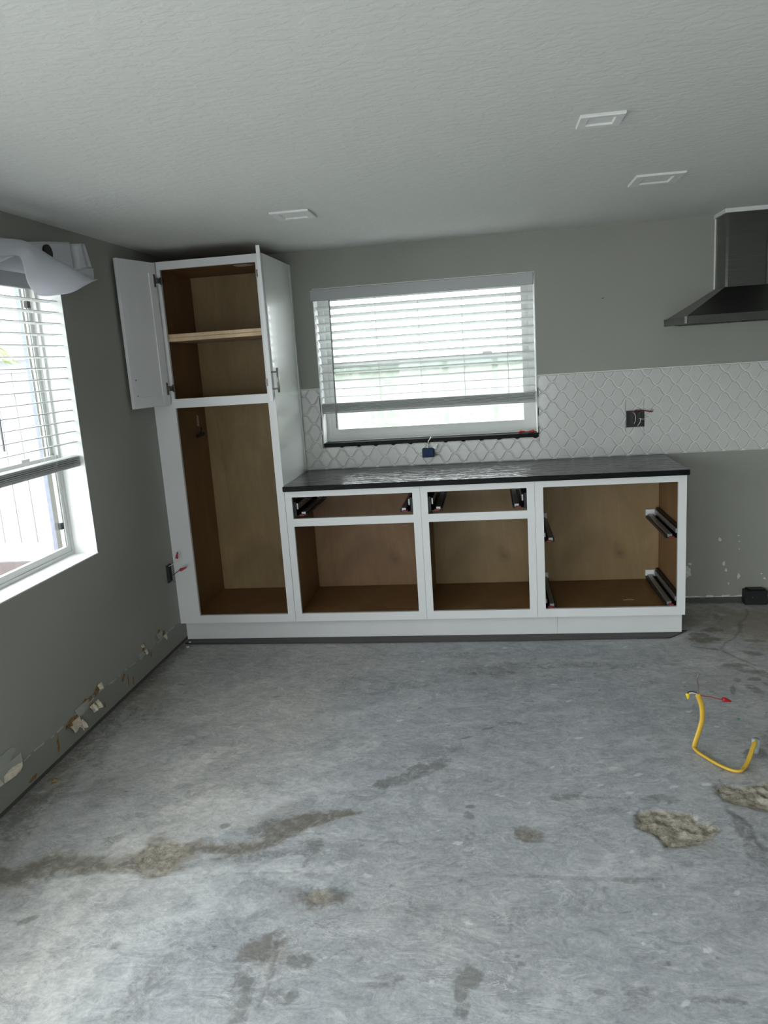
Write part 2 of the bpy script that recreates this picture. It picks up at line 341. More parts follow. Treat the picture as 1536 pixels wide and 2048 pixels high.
for (x, y, rx, ry, an, k) in [(3.35,-.35,.55,.33,0,.9),(3.1,-.3,.2,.28,0,.7),(3.3,-.75,.12,.05,-.3,.6),(3.0,-.62,.14,.07,0,.8),(3.4,-1.3,.25,.4,0,.35),(.72,-2.55,.11,.1,.4,.8),(.47,-2.63,.05,.03,0,.8),
    (1.05,-2.3,.2,.09,.5,.35),(.08,-1.2,.12,.4,.2,.5),(.05,-2.0,.07,.5,0,.5),(1.3,-2.72,.12,.08,0,.5),(1.2,-2.93,.09,.1,0,.45),(1.95,-2.385,.07,.05,0,.5),(2.9,-2.1,.2,.2,0,.45),(2.45,-2.33,.16,.11,0,.55),
    (.6,-1.55,.3,.06,.7,.25),(2.85,-1.2,.2,.1,.2,.25),(.35,-2.1,.25,.1,.5,.25)]:
    brown = st(brown, k*blob(x, y, rx, ry, an, .8, .7))
for (x, y, rx, ry, an, k) in [(3.0,-.62,.1,.05,0,.9),(3.18,-.82,.06,.03,-.4,.9),(3.35,-.72,.06,.035,-.2,.8),(3.1,-1.05,.08,.03,-.3,.8),(3.2,-1.15,.05,.05,.4,.9),(3.05,-1.25,.03,.08,.4,.7),(3.33,-.95,.05,.02,-.2,.7),(3.45,-.4,.07,.05,0,.6),(3.15,-.25,.04,.1,.3,.5)]:
    dark = st(dark, k*blob(x, y, rx, ry, an))
for (x, y, rx, ry, an, k) in [(1.0,-2.2,.35,.12,.5,.7),(.75,-2.25,.2,.1,.5,.6),(.9,-2.75,.3,.14,.6,.7),(.7,-2.95,.25,.2,.6,.6),(1.2,-2.58,.2,.06,.2,.6),(.6,-1.95,.3,.1,.7,.4),(1.2,-1.85,.3,.1,.5,.4),(2.0,-3.05,.2,.1,.2,.3),
    (2.1,-1.5,.3,.05,.2,.35),(2.4,-1.75,.2,.05,.2,.35),(.6,-1.2,.3,.06,.6,.4),(2.25,-2.55,.3,.07,.1,.45),(1.3,-1.45,.4,.06,.4,.35),(3.0,-.95,.2,.06,0,.5),(2.6,-1.0,.3,.05,.1,.4),(2.3,-1.95,.2,.03,.5,.45),(.25,-1.9,.1,.3,-.3,.3),(3.3,-.6,.2,.05,-.1,.5),(1.8,-1.9,.4,.08,.3,.25)]:
    pale = st(pale, k*blob(x, y, rx, ry, an, 1.2, .9))
def band(pts, w, k, warp=.15):
    px = X+wx*warp; py = Y+wy*warp; d = np.full(X.shape, 9.0)
    for i, ((x1, y1), (x2, y2)) in enumerate(zip(pts[:-1], pts[1:])):
        w0 = w[i] if isinstance(w, list) else w
        t = np.clip(((px-x1)*(x2-x1)+(py-y1)*(y2-y1))/((x2-x1)**2+(y2-y1)**2), 0, 1); d = np.minimum(d, np.hypot(px-x1-t*(x2-x1), py-y1-t*(y2-y1))/w0)
    return k*(1-sm(.45, 1.25, d))
bandp = [(-.02,-2.70),(.25,-2.66),(.42,-2.60),(.53,-2.60),(.62,-2.57),(.784,-2.50),(.96,-2.505),(1.045,-2.45),(1.10,-2.38),(1.19,-2.34),(1.30,-2.265)]
dark = st(dark, band(bandp, [.07,.055,.04,.015,.02,.018,.025,.055,.065,.04], .75)); brown = st(brown, band(bandp, [.10,.08,.06,.05,.07,.05,.05,.07,.08,.05], .75))
dark = st(dark, band([(1.39,-2.09),(1.51,-2.0),(1.63,-1.93)], [.022,.035], .9)); dark = st(dark, band([(1.62,-1.94),(1.73,-1.72)], .012, .3))
pale = st(pale, band([(.55,-2.50),(.72,-2.42),(.86,-2.36),(1.0,-2.30)],   .05, .5)); pale = st(pale, band([(.45,-2.73),(.75,-2.66),(1.0,-2.60)], .07, .5))
for (x, y, rx, ry, an, k) in [(.423,-2.857,.035,.018,.8,.9),(.751,-2.956,.012,.010,0,1.0),(.874,-2.365,.022,.018,.3,.8),(1.242,-2.484,.035,.022,.5,.9),(1.224,-2.56,.012,.03,0,.6),(1.184,-3.06,.02,.03,0,.9),(1.19,-3.14,.03,.12,0,.6),(1.305,-3.085,.02,.03,0,.7),(1.545,-3.033,.05,.03,.2,.4),
    (1.762,-2.229,.018,.014,0,1.0),(1.755,-2.287,.02,.035,0,.7),(1.76,-2.45,.02,.12,0,.35),(2.119,-2.142,.04,.018,0,.9),(2.074,-2.159,.03,.015,0,.7),(2.43,-2.149,.06,.02,0,.7),(2.25,-2.155,.12,.008,0,.5),(1.756,-2.985,.035,.045,-.3,1.0),(1.74,-3.055,.022,.04,0,1.0),(1.754,-3.113,.025,.03,0,.7),(1.902,-2.943,.014,.010,0,1.0),
    (2.66,-2.30,.02,.08,-.2,.7),(2.68,-2.43,.05,.10,0,.5),(2.667,-2.55,.06,.08,0,.45),(3.047,-.978,.06,.04,0,.9),(3.086,-1.136,.035,.025,0,1.0),(3.12,-1.2,.012,.05,.4,.8),(2.995,-1.148,.02,.03,0,.8),(2.953,-1.254,.015,.06,-.3,.8),(3.246,-.645,.06,.025,0,.9),(3.072,-.473,.08,.05,0,.9),(2.976,-.544,.06,.04,0,.8),
    (1.93,-1.587,.03,.012,0,.8),(1.825,-1.632,.035,.010,.4,.9),(1.733,-1.718,.035,.010,.4,.9),(2.1,-2.596,.30,.012,0,.45),(2.25,-2.594,.06,.015,0,.7),(2.356,-3.035,.05,.012,0,.7),(2.424,-3.034,.04,.012,0,.7),(2.156,-3.022,.10,.015,0,.5),(2.86,-1.83,.05,.04,0,.9),(.22,-1.158,.03,.015,0,.6),(.1,-1.45,.06,.06,0,.6),(.06,-2.3,.07,.14,0,.8),(.15,-1.9,.05,.1,.3,.4)]:
    dark = st(dark, k*blob(x, y, rx, ry, an, 1.0, .35))
for P_ in (P1, P2, P3):
    ctr_ = np.mean(P_, 0); big_ = [tuple(ctr_+(np.array(q)-ctr_)*1.10) for q in P_]
    dark = st(dark, .75*np.clip(polymask(big_, .02)-polymask(P_, .006)*.9, 0, 1))
# small paint flecks
for i in range(70):
    x, y = RNG.uniform(.2, 3.3), RNG.uniform(-3.1, -.7)
    if x > 1.6 or RNG.random() < .4: pale = st(pale, RNG.uniform(.8, 1.3)*blob(x, y, RNG.uniform(.006, .02), RNG.uniform(.004, .009), RNG.uniform(-.4, .9), .8, .3))
for (x, y) in [(2.39,-2.0),(2.5,-2.08),(2.3,-1.95),(2.62,-2.06),(2.2,-1.72),(2.33,-2.12),(1.72,-2.44),(1.76,-2.47)]: pale = st(pale, 1.3*blob(x, y, .02, .01, .3, .9, .3))
for i in range(40): dark = st(dark, .9*blob(RNG.uniform(.3, 3.2), RNG.uniform(-3.1, -.7), RNG.uniform(.005, .011), RNG.uniform(.004, .008), 0, .5, .4))
for pts, w, k in [([(1.0,-2.615),(1.16,-2.61),(1.32,-2.607)], .004, .6),([(1.02,-2.42),(1.3,-2.415),(1.5,-2.425),(1.75,-2.43)], .004, .5),([(1.215,-2.9),(1.235,-3.0),(1.245,-3.12)], .004, .7),([(2.9,-.70),(3.02,-.74),(3.10,-.86),(3.14,-.98)], .009, .9),([(2.66,-2.2),(2.70,-2.3),(2.70,-2.42)], .014, .8),
    ([(1.45,-2.56),(1.9,-2.6)], .003, .35),([(.38,-2.0),(.43,-1.95),(.52,-1.96)], .003, .5),([(.37,-2.08),(.45,-2.0),(.52,-2.02)], .003, .5),([(.37,-2.08),(.44,-2.05),(.50,-2.06)], .003, .5),([(2.4,-1.02),(2.9,-.98)], .004, .4),([(3.05,-.75),(3.22,-.5),(3.38,-.12)], .010, .8),([(3.1,-1.0),(3.2,-1.2),(3.15,-1.35)], .006, .6)]:
    crack = st(crack, k*line(pts, w, .06))
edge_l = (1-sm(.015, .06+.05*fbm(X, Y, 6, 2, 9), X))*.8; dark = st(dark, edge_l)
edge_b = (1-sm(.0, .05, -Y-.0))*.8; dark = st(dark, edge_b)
pebble = fbm(X, Y, 42, 3, 5); warm = fbm(X, Y, 1.1, 3, 31)
Z = -.0016*fbm(X, Y, 3, 5, 3) - .0012*np.abs(fbm(X*1.0, Y*1.4, 10, 3, 4)-.5)
Z += rough*(-.017+.019*pebble) + .002*pale*(fbm(X, Y*2, 30, 2, 8)-.5) - .002*crack
Z = np.minimum(Z, 0.0015)
nv = X.size; nx, ny = len(xs), len(ys)
me = bpy.data.meshes.new('floor'); me.vertices.add(nv); co = np.stack([X, Y, Z], -1).astype(np.float32).reshape(-1); me.vertices.foreach_set('co', co)
i, j = np.meshgrid(np.arange(nx-1), np.arange(ny-1)); a = (j*nx+i).ravel(); quads = np.stack([a, a+1, a+1+nx, a+nx], -1).astype(np.int32)
nf = len(quads); me.loops.add(nf*4); me.polygons.add(nf); me.loops.foreach_set('vertex_index', quads.ravel())
me.polygons.foreach_set('loop_start', np.arange(0, nf*4, 4, dtype=np.int32)); me.polygons.foreach_set('loop_total', np.full(nf, 4, np.int32)); me.polygons.foreach_set('use_smooth', np.ones(nf, bool))
me.update(calc_edges=True)
for nm, arr in (('rough', rough), ('brown', brown), ('dark', dark), ('pale', pale), ('crack', crack), ('warm', np.clip(sm(1.15, .55, X-.25*(Y+2.4))*.9+sm(2.3, 3.0, X+.1*Y)*.8+(warm-.5)*1.2, 0, 1))):
    at = me.attributes.new(nm, 'FLOAT', 'POINT'); at.data.foreach_set('value', arr.astype(np.float32).ravel())
m, nt, p = new_mat('stained_concrete'); v = coords(nt)
A = lambda nm: (lambda n: (setattr(n, 'attribute_name', nm), n.outputs['Fac'])[1])(N(nt, 'ShaderNodeAttribute'))
big = noise(nt, v, 1.7, 5, .6, .8); sw = noise(nt, coords(nt, (1, 1.7, 1), (0, 0, .5)), 9, 8, .70, 2.6); fine = noise(nt, v, 90, 4, .6)
c = ramp(nt, big, [(.32, (.27, .285, .315)), (.46, (.375, .39, .415)), (.60, (.475, .485, .50)), (.75, (.60, .605, .605))])
c = mixc(nt, .6, c, ramp(nt, sw, [(.30, (.14, .15, .168)), (.43, (.33, .345, .37)), (.55, (.47, .48, .495)), (.66, (.68, .685, .685)), (.76, (.80, .80, .79))]))
blot = noise(nt, coords(nt, (1, 1.3, 1), (0, 0, -.3)), 5.5, 8, .72, 1.3)
c = mixc(nt, ramp(nt, blot, [(.33, (.62,.62,.62)), (.50, (0,0,0))]), c, (.17, .178, .19))
c = mixc(nt, ramp(nt, blot, [(.55, (0,0,0)), (.74, (.55,.55,.55))]), c, (.74, .735, .72))
# trowel arcs and scuffs: thin lines where a warped noise crosses its middle value
tn = noise(nt, coords(nt, (.8, 2.2, 1), (0, 0, .35)), 4.0, 6, .62, 3.2)
arc = ramp(nt, math_(nt, 'ABSOLUTE', math_(nt, 'SUBTRACT', tn, .5)), [(.004, (1,1,1)), (.022, (0,0,0))])
gate = ramp(nt, noise(nt, v, 2.9, 3), [(.48, (0,0,0)), (.62, (.5,.5,.5))])
c = mixc(nt, math_(nt, 'MULTIPLY', arc, gate), c, (.13, .135, .14))
arc2 = ramp(nt, math_(nt, 'ABSOLUTE', math_(nt, 'SUBTRACT', tn, .44)), [(.003, (1,1,1)), (.02, (0,0,0))])
gate2 = ramp(nt, noise(nt, coords(nt, (1,1,1), (0,0,2)), 3.3, 3), [(.46, (0,0,0)), (.62, (.6,.6,.6))])
c = mixc(nt, math_(nt, 'MULTIPLY', arc2, gate2), c, (.78, .78, .77))
c = mixc(nt, .28, c, ramp(nt, fine, [(.3, (.24, .245, .25)), (.7, (.62, .62, .62))]))
mot = ramp(nt, noise(nt, v, 18, 7, .72, 1.2), [(.36, (.15,.15,.15)), (.58, (1,1,1))])
br = noise(nt, v, 30, 8, .72, .8)
def patchy(nm, amt, top): return ramp(nt, math_(nt, 'ADD', A(nm), math_(nt, 'MULTIPLY', math_(nt, 'SUBTRACT', br, .5), math_(nt, 'MULTIPLY', math_(nt, 'MINIMUM', math_(nt, 'MULTIPLY', A(nm), 3.0), 1.0), amt))), [(.10, (0,0,0)), (.85, (top,)*3)])
c = mixc(nt, patchy('pale', 2.0, .55), c, (.80, .79, .77))
c = mixc(nt, 1.0, c, mixc(nt, A('warm'), (.985, 1.0, 1.03), (1.04, 1.0, .945)), 'MULTIPLY')
c = mixc(nt, patchy('brown', 1.8, .70), c, (.27, .225, .165))
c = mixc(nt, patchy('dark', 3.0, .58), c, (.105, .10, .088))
vp = N(nt, 'ShaderNodeTexVoronoi'); vp.inputs['Scale'].default_value = 75; L(nt, v, vp.inputs['Vector'])
peb = ramp(nt, math_(nt, 'ADD', math_(nt, 'MULTIPLY', noise(nt, v, 38, 6, .7), .8), math_(nt, 'MULTIPLY', vp.outputs['Distance'], .18)), [(.30, (.13, .11, .085)), (.46, (.30, .265, .21)), (.62, (.46, .42, .355))])
c = mixc(nt, A('rough'), c, peb)
c = mixc(nt, math_(nt, 'MULTIPLY', A('crack'), .55), c, (.10, .10, .10))
L(nt, c, p.inputs['Base Color']); p.inputs['Specular IOR Level'].default_value = .45
L(nt, mixc(nt, A('rough'), ramp(nt, sw, [(.3, (.62,)*3), (.7, (.44,)*3)]), (.9, .9, .9)), p.inputs['Roughness'])
hgt = math_(nt, 'ADD', math_(nt, 'MULTIPLY', sw, .7), math_(nt, 'ADD', math_(nt, 'MULTIPLY', fine, .12), math_(nt, 'MULTIPLY', math_(nt, 'MULTIPLY', noise(nt, v, 140, 3), A('rough')), 1.4)))
bump(nt, p, hgt, .5, .004); M['concrete'] = m
me.materials.append(m); fl = bpy.data.objects.new('floor', me); COL.objects.link(fl); tag(fl, kind='structure')
mb = MB().box(-.2, XR+.12, YF-.2, .2, -.25, -.02); mb.build('slab_base', M['block'], None); tag(bpy.data.objects['slab_base'], kind='structure'); bpy.data.objects['slab_base'].parent = fl

# ------------------------------------------------------------------ windows
def window_unit(name, ax, o, a0, a1, z0, z1, sgn, fw_=.036, meet=None, s=.034):
    """single-hung vinyl window; ax 'y' (in the back wall, outward +y) or 'x' (left wall, outward -x)"""
    root = MB(); d0, d1 = .115, .162
    def bx(mb, p, q, r, s_, e0, e1):
        if ax == 'y': mb.box(p, q, e0, e1, r, s_)
        else: mb.box(-e1, -e0, p, q, r, s_)
        return mb
    bx(root, a0, a0+fw_, z0, z1, d0, d1); bx(root, a1-fw_, a1, z0, z1, d0, d1); bx(root, a0+fw_, a1-fw_, z0, z0+fw_, d0, d1); bx(root, a0+fw_, a1-fw_, z1-fw_, z1, d0, d1)
    w = tag(root.build(name, M['vinyl']), kind='structure')
    iz0, iz1, ia0, ia1 = z0+fw_, z1-fw_, a0+fw_, a1-fw_; meet = meet or (z0+z1)/2
    for nm, lo, hi, e0, e1 in (('lower_sash', iz0, meet+.02, .120, .139), ('upper_sash', meet-.02, iz1, .141, .160)):
        mb = MB(); k = .006
        bx(mb, ia0, ia0+s, lo, hi, e0, e1); bx(mb, ia1-s, ia1, lo, hi, e0, e1); bx(mb, ia0+s, ia1-s, lo, lo+s+.004, e0, e1); bx(mb, ia0+s, ia1-s, hi-s, hi, e0, e1)
        bx(mb, ia0+s, ia0+s+k, lo+s, hi-s, e0+.006, e1-.004); bx(mb, ia1-s-k, ia1-s, lo+s, hi-s, e0+.006, e1-.004)
        sash = mb.build(nm, M['vinyl'], w)
        bx(MB(), ia0+s, ia1-s, lo+s, hi-s, (e0+e1)/2-.002, (e0+e1)/2+.002).build('glass_pane', M['glass'], sash)
        if nm == 'lower_sash':
            t = MB()
            for q in (.80,):
                cc = ia0+(ia1-ia0)*q; bx(t, cc-.03, cc+.03, hi, hi+.012, e0+.002, e1-.002)
            t.build('sash_lock', M['vinyl'], sash)
    # white reveal lining
    rv = MB(); q = .004
    bx(rv, a0-q+q, a0+q, z0, z1, .0, d0); bx(rv, a1-q, a1, z0, z1, .0, d0); bx(rv, a0, a1, z1-q, z1, .0, d0)
    rv.build('reveal', M['white_jamb'], w)
    return w
WBs = 1.108
win1 = window_unit('window_1', 'y', 0, WB[0], WB[1], WBs, WB[3], 1, meet=1.585)
sl = MB().box(WB[0]+.0005, WB[1]+.004, -.012, .115, WB[2]+.0005, WBs-.0005, .002); sl.build('sill', M['granite_edge'], win1)
win2 = window_unit('window_2', 'x', 0, WL[0], WL[1], WL[2], WL[3], -1, fw_=.022, meet=1.25, s=.024)
MB().box(-.115, .003, WL[0], WL[1], WL[2]-.0, WL[2]+.005).build('sill', M['white_jamb'], win2)
for lz in (.928, 1.930): MB().box(-.128, -.108, -1.506, -1.484, lz, lz+.03, .002).build('latch', M['black_plastic'], win2)
# glass doors added out of view to bring in daylight
def slider(name, ax, a0, a1, z0, z1, n):
    r = MB(); f = .05
    def bx(mb, p, q, lo, hi, e0, e1): mb.box(p, q, YF-e1, YF-e0, lo, hi) if ax == 'y' else mb.box(-e1, -e0, p, q, lo, hi); return mb
    bx(r, a0, a0+f, z0, z1, .06, .14); bx(r, a1-f, a1, z0, z1, .06, .14); bx(r, a0+f, a1-f, z1-f, z1, .06, .14); bx(r, a0+f, a1-f, z0-.03, z0+.03, .06, .14)
    d = tag(r.build(name, M['vinyl']), kind='structure'); w = (a1-a0-2*f)/n
    for k in range(n):
        p = a0+f+k*w; pn = MB(); e = .07 if k % 2 else .1; g = .05
        bx(pn, p, p+g, z0+.03, z1-f, e, e+.028); bx(pn, p+w-g, p+w, z0+.03, z1-f, e, e+.028); bx(pn, p+g, p+w-g, z0+.03, z0+.1, e, e+.028); bx(pn, p+g, p+w-g, z1-f-g, z1-f, e, e+.028)
        po = pn.build('door_panel', M['vinyl'], d); bx(MB(), p+g, p+w-g, z0+.1, z1-f-g, e+.012, e+.016).build('glass_pane', M['glass'], po)
slider('added_door_1', 'x', PD[0], PD[1], PD[2], PD[3], 3)
slider('added_door_2', 'y', FD[0], FD[1], FD[2], FD[3], 3)

# ------------------------------------------------------------------ tall pantry cabinet
FF = -.592
pan = thing('pantry_cabinet', (.36, -.3, 0), 'tall white open pantry cabinet in the corner with plywood inside and two open upper doors', 'cabinet')
PT, PB = 2.205, .133
mb = MB()   # face frame
yf0, yf1 = FF, FF+.019
mb.box(.001, .127, yf0, yf1, PB, PT); mb.box(.668, .7105, yf0, yf1, PB, PT)
for z0, z1 in ((2.163, PT), (1.412, 1.463), (PB, .180)): mb.box(.127, .668, yf0, yf1, z0, z1)
mb.build('face_frame', M['white_paint'], pan)
MB().box(.694, .7105, yf1, -.001, PB, PT).box(.7105, .7125, -.03, -.001, .95, PT).build('side_panel', M['gloss_white'], pan)
MB().box(.680, .6935, yf1, -.012, PB, PT-.01).build('inner_side_panel', M['maple_side'], pan)
MB().box(.062, .076, yf1, -.012, PB, PT-.01).build('inner_side_panel', M['maple_side'], pan)
MB().box(.062, .6935, -.0115, -.003, PB, PT-.01).build('back_panel', M['maple_back'], pan)
MB().box(.0765, .6795, yf1, -.0125, 1.425, 1.44).build('middle_deck', M['maple_floor'], pan)
MB().box(.0765, .6795, yf1, -.0125, .150, .167).build('bottom_deck', M['maple_floor'], pan)
MB().box(.0765, .6795, yf1, -.0125, PT-.03, PT-.012).build('top_deck', M['maple_floor'], pan)
for k, z in enumerate((1.780, 1.8005)):
    MB().box(.078, .678, -.56, -.02, z, z+.0195, .0015).build('shelf', M['maple_edge'], pan)
MB().prism([(.50, -.44), (.575, -.45), (.60, -.40), (.53, -.36), (.50, -.38)], 'z', PT-.0325, PT-.0301).build('paper_label', M['label'], pan)
# hook and torn bit inside, on the left panel
hk = MB().prism([(-.20, 1.205), (-.10, 1.21), (-.085, 1.225), (-.12, 1.232), (-.205, 1.222)], 'x', .0762, .09); hk.tube([(.082, -.16, 1.226), (.095, -.15, 1.25), (.085, -.14, 1.262)], .004); hk.build('wire_hook', M['black_plastic'], pan)
MB().prism([(-.17, 1.275), (-.14, 1.272), (-.135, 1.335), (-.16, 1.345)], 'x', .0762, .0775).build('bare_patch', M['label'], pan)
# doors (shaker frame with recessed panel), hinged on the face frame
def pantry_door(hx, hy, ang, side, label):
    """side -1: hinge at left, +1 hinge at right; built closed along +x from the hinge, then swung"""
    w, z0, z1, t = .305, 1.434, 2.199, .019; s = .058
    X_ = Matrix.Translation((hx, hy, 0)) @ Matrix.Rotation(ang, 4, 'Z')
    f = MB(); b = .0015
    # local: x along the door, y thickness. local y = 0 inner face, +-t outer face
    o = t if side > 0 else -t; y0, y1 = min(0, o), max(0, o)
    f.box(0, s, y0, y1, z0, z1, b); f.box(w-s, w, y0, y1, z0, z1, b); f.box(s, w-s, y0, y1, z0, z0+s, b); f.box(s, w-s, y0, y1, z1-s, z1, b)
    d = f.build('door', M['white_paint'], pan, xf=X_); d['label'] = label
    c0 = (y0+y1)/2; MB().box(s-.004, w-s+.004, c0-.004, c0+.004, z0+s-.004, z1-s+.004).build('door_panel', M['white_paint'], d, xf=X_)
    sg = -1 if side > 0 else 1     # inner-face direction
    for zc in (z0+.09, z1-.095):
        h = MB(); e = .0015
        h.box(.012, .026, min(0, sg*.004), max(0, sg*.004), zc-.034, zc+.034, .001)        # wing plate on the door
        h.box(.0, .014, min(0, sg*.012), max(0, sg*.012), zc-.014, zc+.014, .001)
        h.box(-.03, .002, min(sg*.002, sg*.014), max(sg*.002, sg*.014), zc-.013, zc+.013, .001)   # arm to the frame
        h.box(-.036, -.022, min(0, sg*.02), max(0, sg*.02), zc-.02, zc+.02, .001)
        h.build('hinge', M['hinge'], d, xf=X_)
    if side > 0:
        hd = MB(); yo = o+.032
        hd.tube([(w-.03, yo, 1.475), (w-.03, yo, 1.60)], .006, 10)
        for zz in (1.495, 1.58): hd.tube([(w-.03, o, zz), (w-.03, yo, zz)], .0048, 8)
        hd.build('bar_handle', M['nickel'], d, True, xf=X_)['label'] = 'brushed nickel bar handle'
    else:
        for zz in (1.50, 1.583): MB().tube([(w-.035, 0, zz), (w-.035, .003, zz)], .0045, 8).build('screw_head', M['nickel'], d, xf=X_)
    return d
pantry_door(.113, -.6125, math.radians(-104.4), -1, 'open door at the left, screws left where its handle was')
pantry_door(.690, -.6125, math.radians(-74.9), 1, 'open door at the right seen edge on')

# ------------------------------------------------------------------ base cabinets
def slide(cab, side, xw, zc, hgt=.05):
    """drawer slide on a cabinet wall at x = xw; side +1: wall is at the right"""
    g = -side; y0, y1 = -.568, -.03; h = hgt/2
    m1 = MB(); m1.box(*sorted((xw, xw+g*.020)), y0, y1, zc-h, zc+h, .001); m1.box(*sorted((xw+g*.020, xw+g*.074)), y0+.012, y1, zc-h, zc-h+.004)
    m1.box(*sorted((xw+g*.074, xw+g*.080)), y0+.012, y1, zc-h, zc-h+.016, .001)
    s_ = m1.build('drawer_slide', M['black_metal'], cab)
    m2 = MB(); m2.box(*sorted((xw+g*.046, xw+g*.072)), y0+.005, y1-.01, zc-h+.006, zc-h+.026, .002); m2.box(*sorted((xw+g*.022, xw+g*.032)), y0, y1-.02, zc-.002, zc+h-.008, .0015)
    m2.build('inner_rail', M['grey_metal'], s_)
    MB().box(*sorted((xw+g*.036, xw+g*.066)), y0-.004, y0+.05, zc-h+.002, zc-h+.013, .002).build('release_lever', M['red_dark'], s_)
    MB().box(*sorted((xw+g*.004, xw+g*.080)), y1, y1+.016, zc-h+.010, zc+h-.012, .002).build('rear_bracket', M['white_plastic'], s_)
    return s_
CT = .912
def base_cab(x0, x1, o0, o1, drawer, label, back, slides, sides):
    c = thing('base_cabinet', ((x0+x1)/2, -.3, 0), label, 'cabinet', 'white base cabinets in a row without doors')
    f = MB(); e = .0006
    f.box(x0+e, o0, yf0, yf1, PB, CT); f.box(o1, x1-e, yf0, yf1, PB, CT); f.box(o0, o1, yf0, yf1, PB, .180); f.box(o0, o1, yf0, yf1, .873, CT)
    if drawer: f.box(o0, o1, yf0, yf1, .703, .748)
    f.build('face_frame', M['white_paint'], c)
    MB().box(x0+.004, x0+.018, yf1, -.012, PB, CT-.001).build('side_panel', M['maple_side'], c)
    MB().box(x1-.018, x1-.004 if not sides else x1-.016, yf1, -.012, PB, CT-.001).build('side_panel', M['maple_side'], c)
    if sides: MB().box(x1-.0155, x1-e, yf1, -.002, PB, CT-.001).build('end_panel', M['white_paint'], c)
    MB().box(x0+.0185, x1-.0185, -.0115, -.003, PB, CT-.001).build('back_panel', back, c)
    MB().box(x0+.0185, x1-.0185, yf1, -.0125, .150, .166).build('bottom_deck', M['maple_floor'], c)
    for sd, zc, hg in slides: slide(c, sd, (o1+.004 if sd > 0 else o0-.004) if drawer else (x1-.0185 if sd > 0 else o0-.022), zc, hg)
    if drawer:
        MB().box(x0+.0185, o0-.004, -.56, -.04, .76, .85).build('slide_spacer', M['maple_side'], c)
        MB().box(o1+.004, x1-.0185, -.56, -.04, .76, .85).build('slide_spacer', M['maple_side'], c)
    return c
base_cab(.712, 1.484, .752, 1.440, True, 'white base cabinet next to the tall pantry, drawer opening over door opening', M['maple_back2'], [(-1, .80, .085), (1, .80, .085)], False)
base_cab(1.484, 2.108, 1.524, 2.066, True, 'narrower white base cabinet in the middle of the row, drawer opening over door opening', M['maple_back'], [(-1, .80, .085), (1, .80, .085)], False)
c3 = base_cab(2.108, 2.900, 2.153, 2.857, False, 'white base cabinet at the right end, one large opening with two pairs of slides', M['maple_back'], [(-1, .590, .064), (1, .590, .064), (-1, .208, .064), (1, .208, .064)], True)
for zz in (.590, .208): MB().box(2.1267, 2.131, -.56, -.04, zz-.05, zz+.05).build('slide_spacer', M['maple_side'], c3)
MB().box(2.60, 2.66, -.42, -.4185, .1665, .168).build('wood_sliver', M['maple_edge'], c3)
for x0, x1, lb in ((.001, 2.2195, 'long white toe kick board under pantry and two cabinets'), (2.2205, 2.900, 'short white toe kick board under the right end cabinet')):
    b = MB(); b.box(x0, x1, -.519, -.501, .0065, PB-.0008); tag(b.build('toe_kick_board', M['white_paint']), lb, 'board', 'toe kick boards')
ctr = MB().box(.7135, 2.905, -.632, -.010, CT+.0006, .942, .003)
co_ = ctr.build('countertop', [M['granite'], M['granite_edge']])
for pg in co_.data.polygons: pg.material_index = 0 if pg.normal.z > .5 else 1
tag(co_, 'black leathered stone countertop on the base cabinets', 'countertop')
# flooring planks left under the toe kick
px = [(.012, 1.03), (1.0315, 2.17), (2.1715, 2.93)]
lbs = ['dark vinyl plank strip under the toe kick, the one by the left wall', 'dark vinyl plank strip under the middle of the toe kick', 'dark vinyl plank strip with slanted end at right end of the toe kick']
for (a, b), lb in zip(px, lbs):
    s = MB()
    if b > 2.9: s.prism([(a, -.608), (2.82, -.598), (2.935, -.492), (a, -.492)], 'z', .0006, .006)
    else: s.prism([(a, -.592 if a < .1 else -.610), (b, -.610), (b, -.492), (a, -.492)], 'z', .0006, .006)
    tag(s.build('vinyl_plank', M['plank']), lb, 'plank', 'flooring planks left under the cabinets')

# ------------------------------------------------------------------ arabesque tile backsplash on the back wall
TZ0, TZ1, TX0, TX1 = .9425, 1.4555, .7132, 4.3
gr = MB()
def wall_panel(mb, y0, y1):
    mb.box(TX0, WB[0]-.0005, y0, y1, TZ0, TZ1); mb.box(WB[1]+.0045, TX1, y0, y1, TZ0, TZ1); mb.box(WB[0]-.0005, WB[1]+.0045, y0, y1, TZ0, WB[2]-.0005)
wall_panel(gr, -.0070, -.0002); grout = gr.build('backsplash', M['grout'], wall_back)
grout['label'] = 'pale grout bed of the lantern tile backsplash'
MB().box(WB[1]+.0045, TX1, -.0115, -.0078, TZ1-.004, TZ1).box(TX0, WB[0]-.0005, -.0115, -.0078, TZ1-.004, TZ1).build('edge_trim', M['tile_edge'], grout)
def clip(poly, axis, val, keep_less):
    out = []
    for i in range(len(poly)):
        p, q = poly[i], poly[(i+1) % len(poly)]; a = (p[axis] <= val) == keep_less or p[axis] == val; b = (q[axis] <= val) == keep_less or q[axis] == val
        if a: out.append(p)
        if a != b: t = (val-p[axis])/(q[axis]-p[axis]); out.append((p[0]+(q[0]-p[0])*t, p[1]+(q[1]-p[1])*t))
    return out
PX, PZ = .1095, .1145
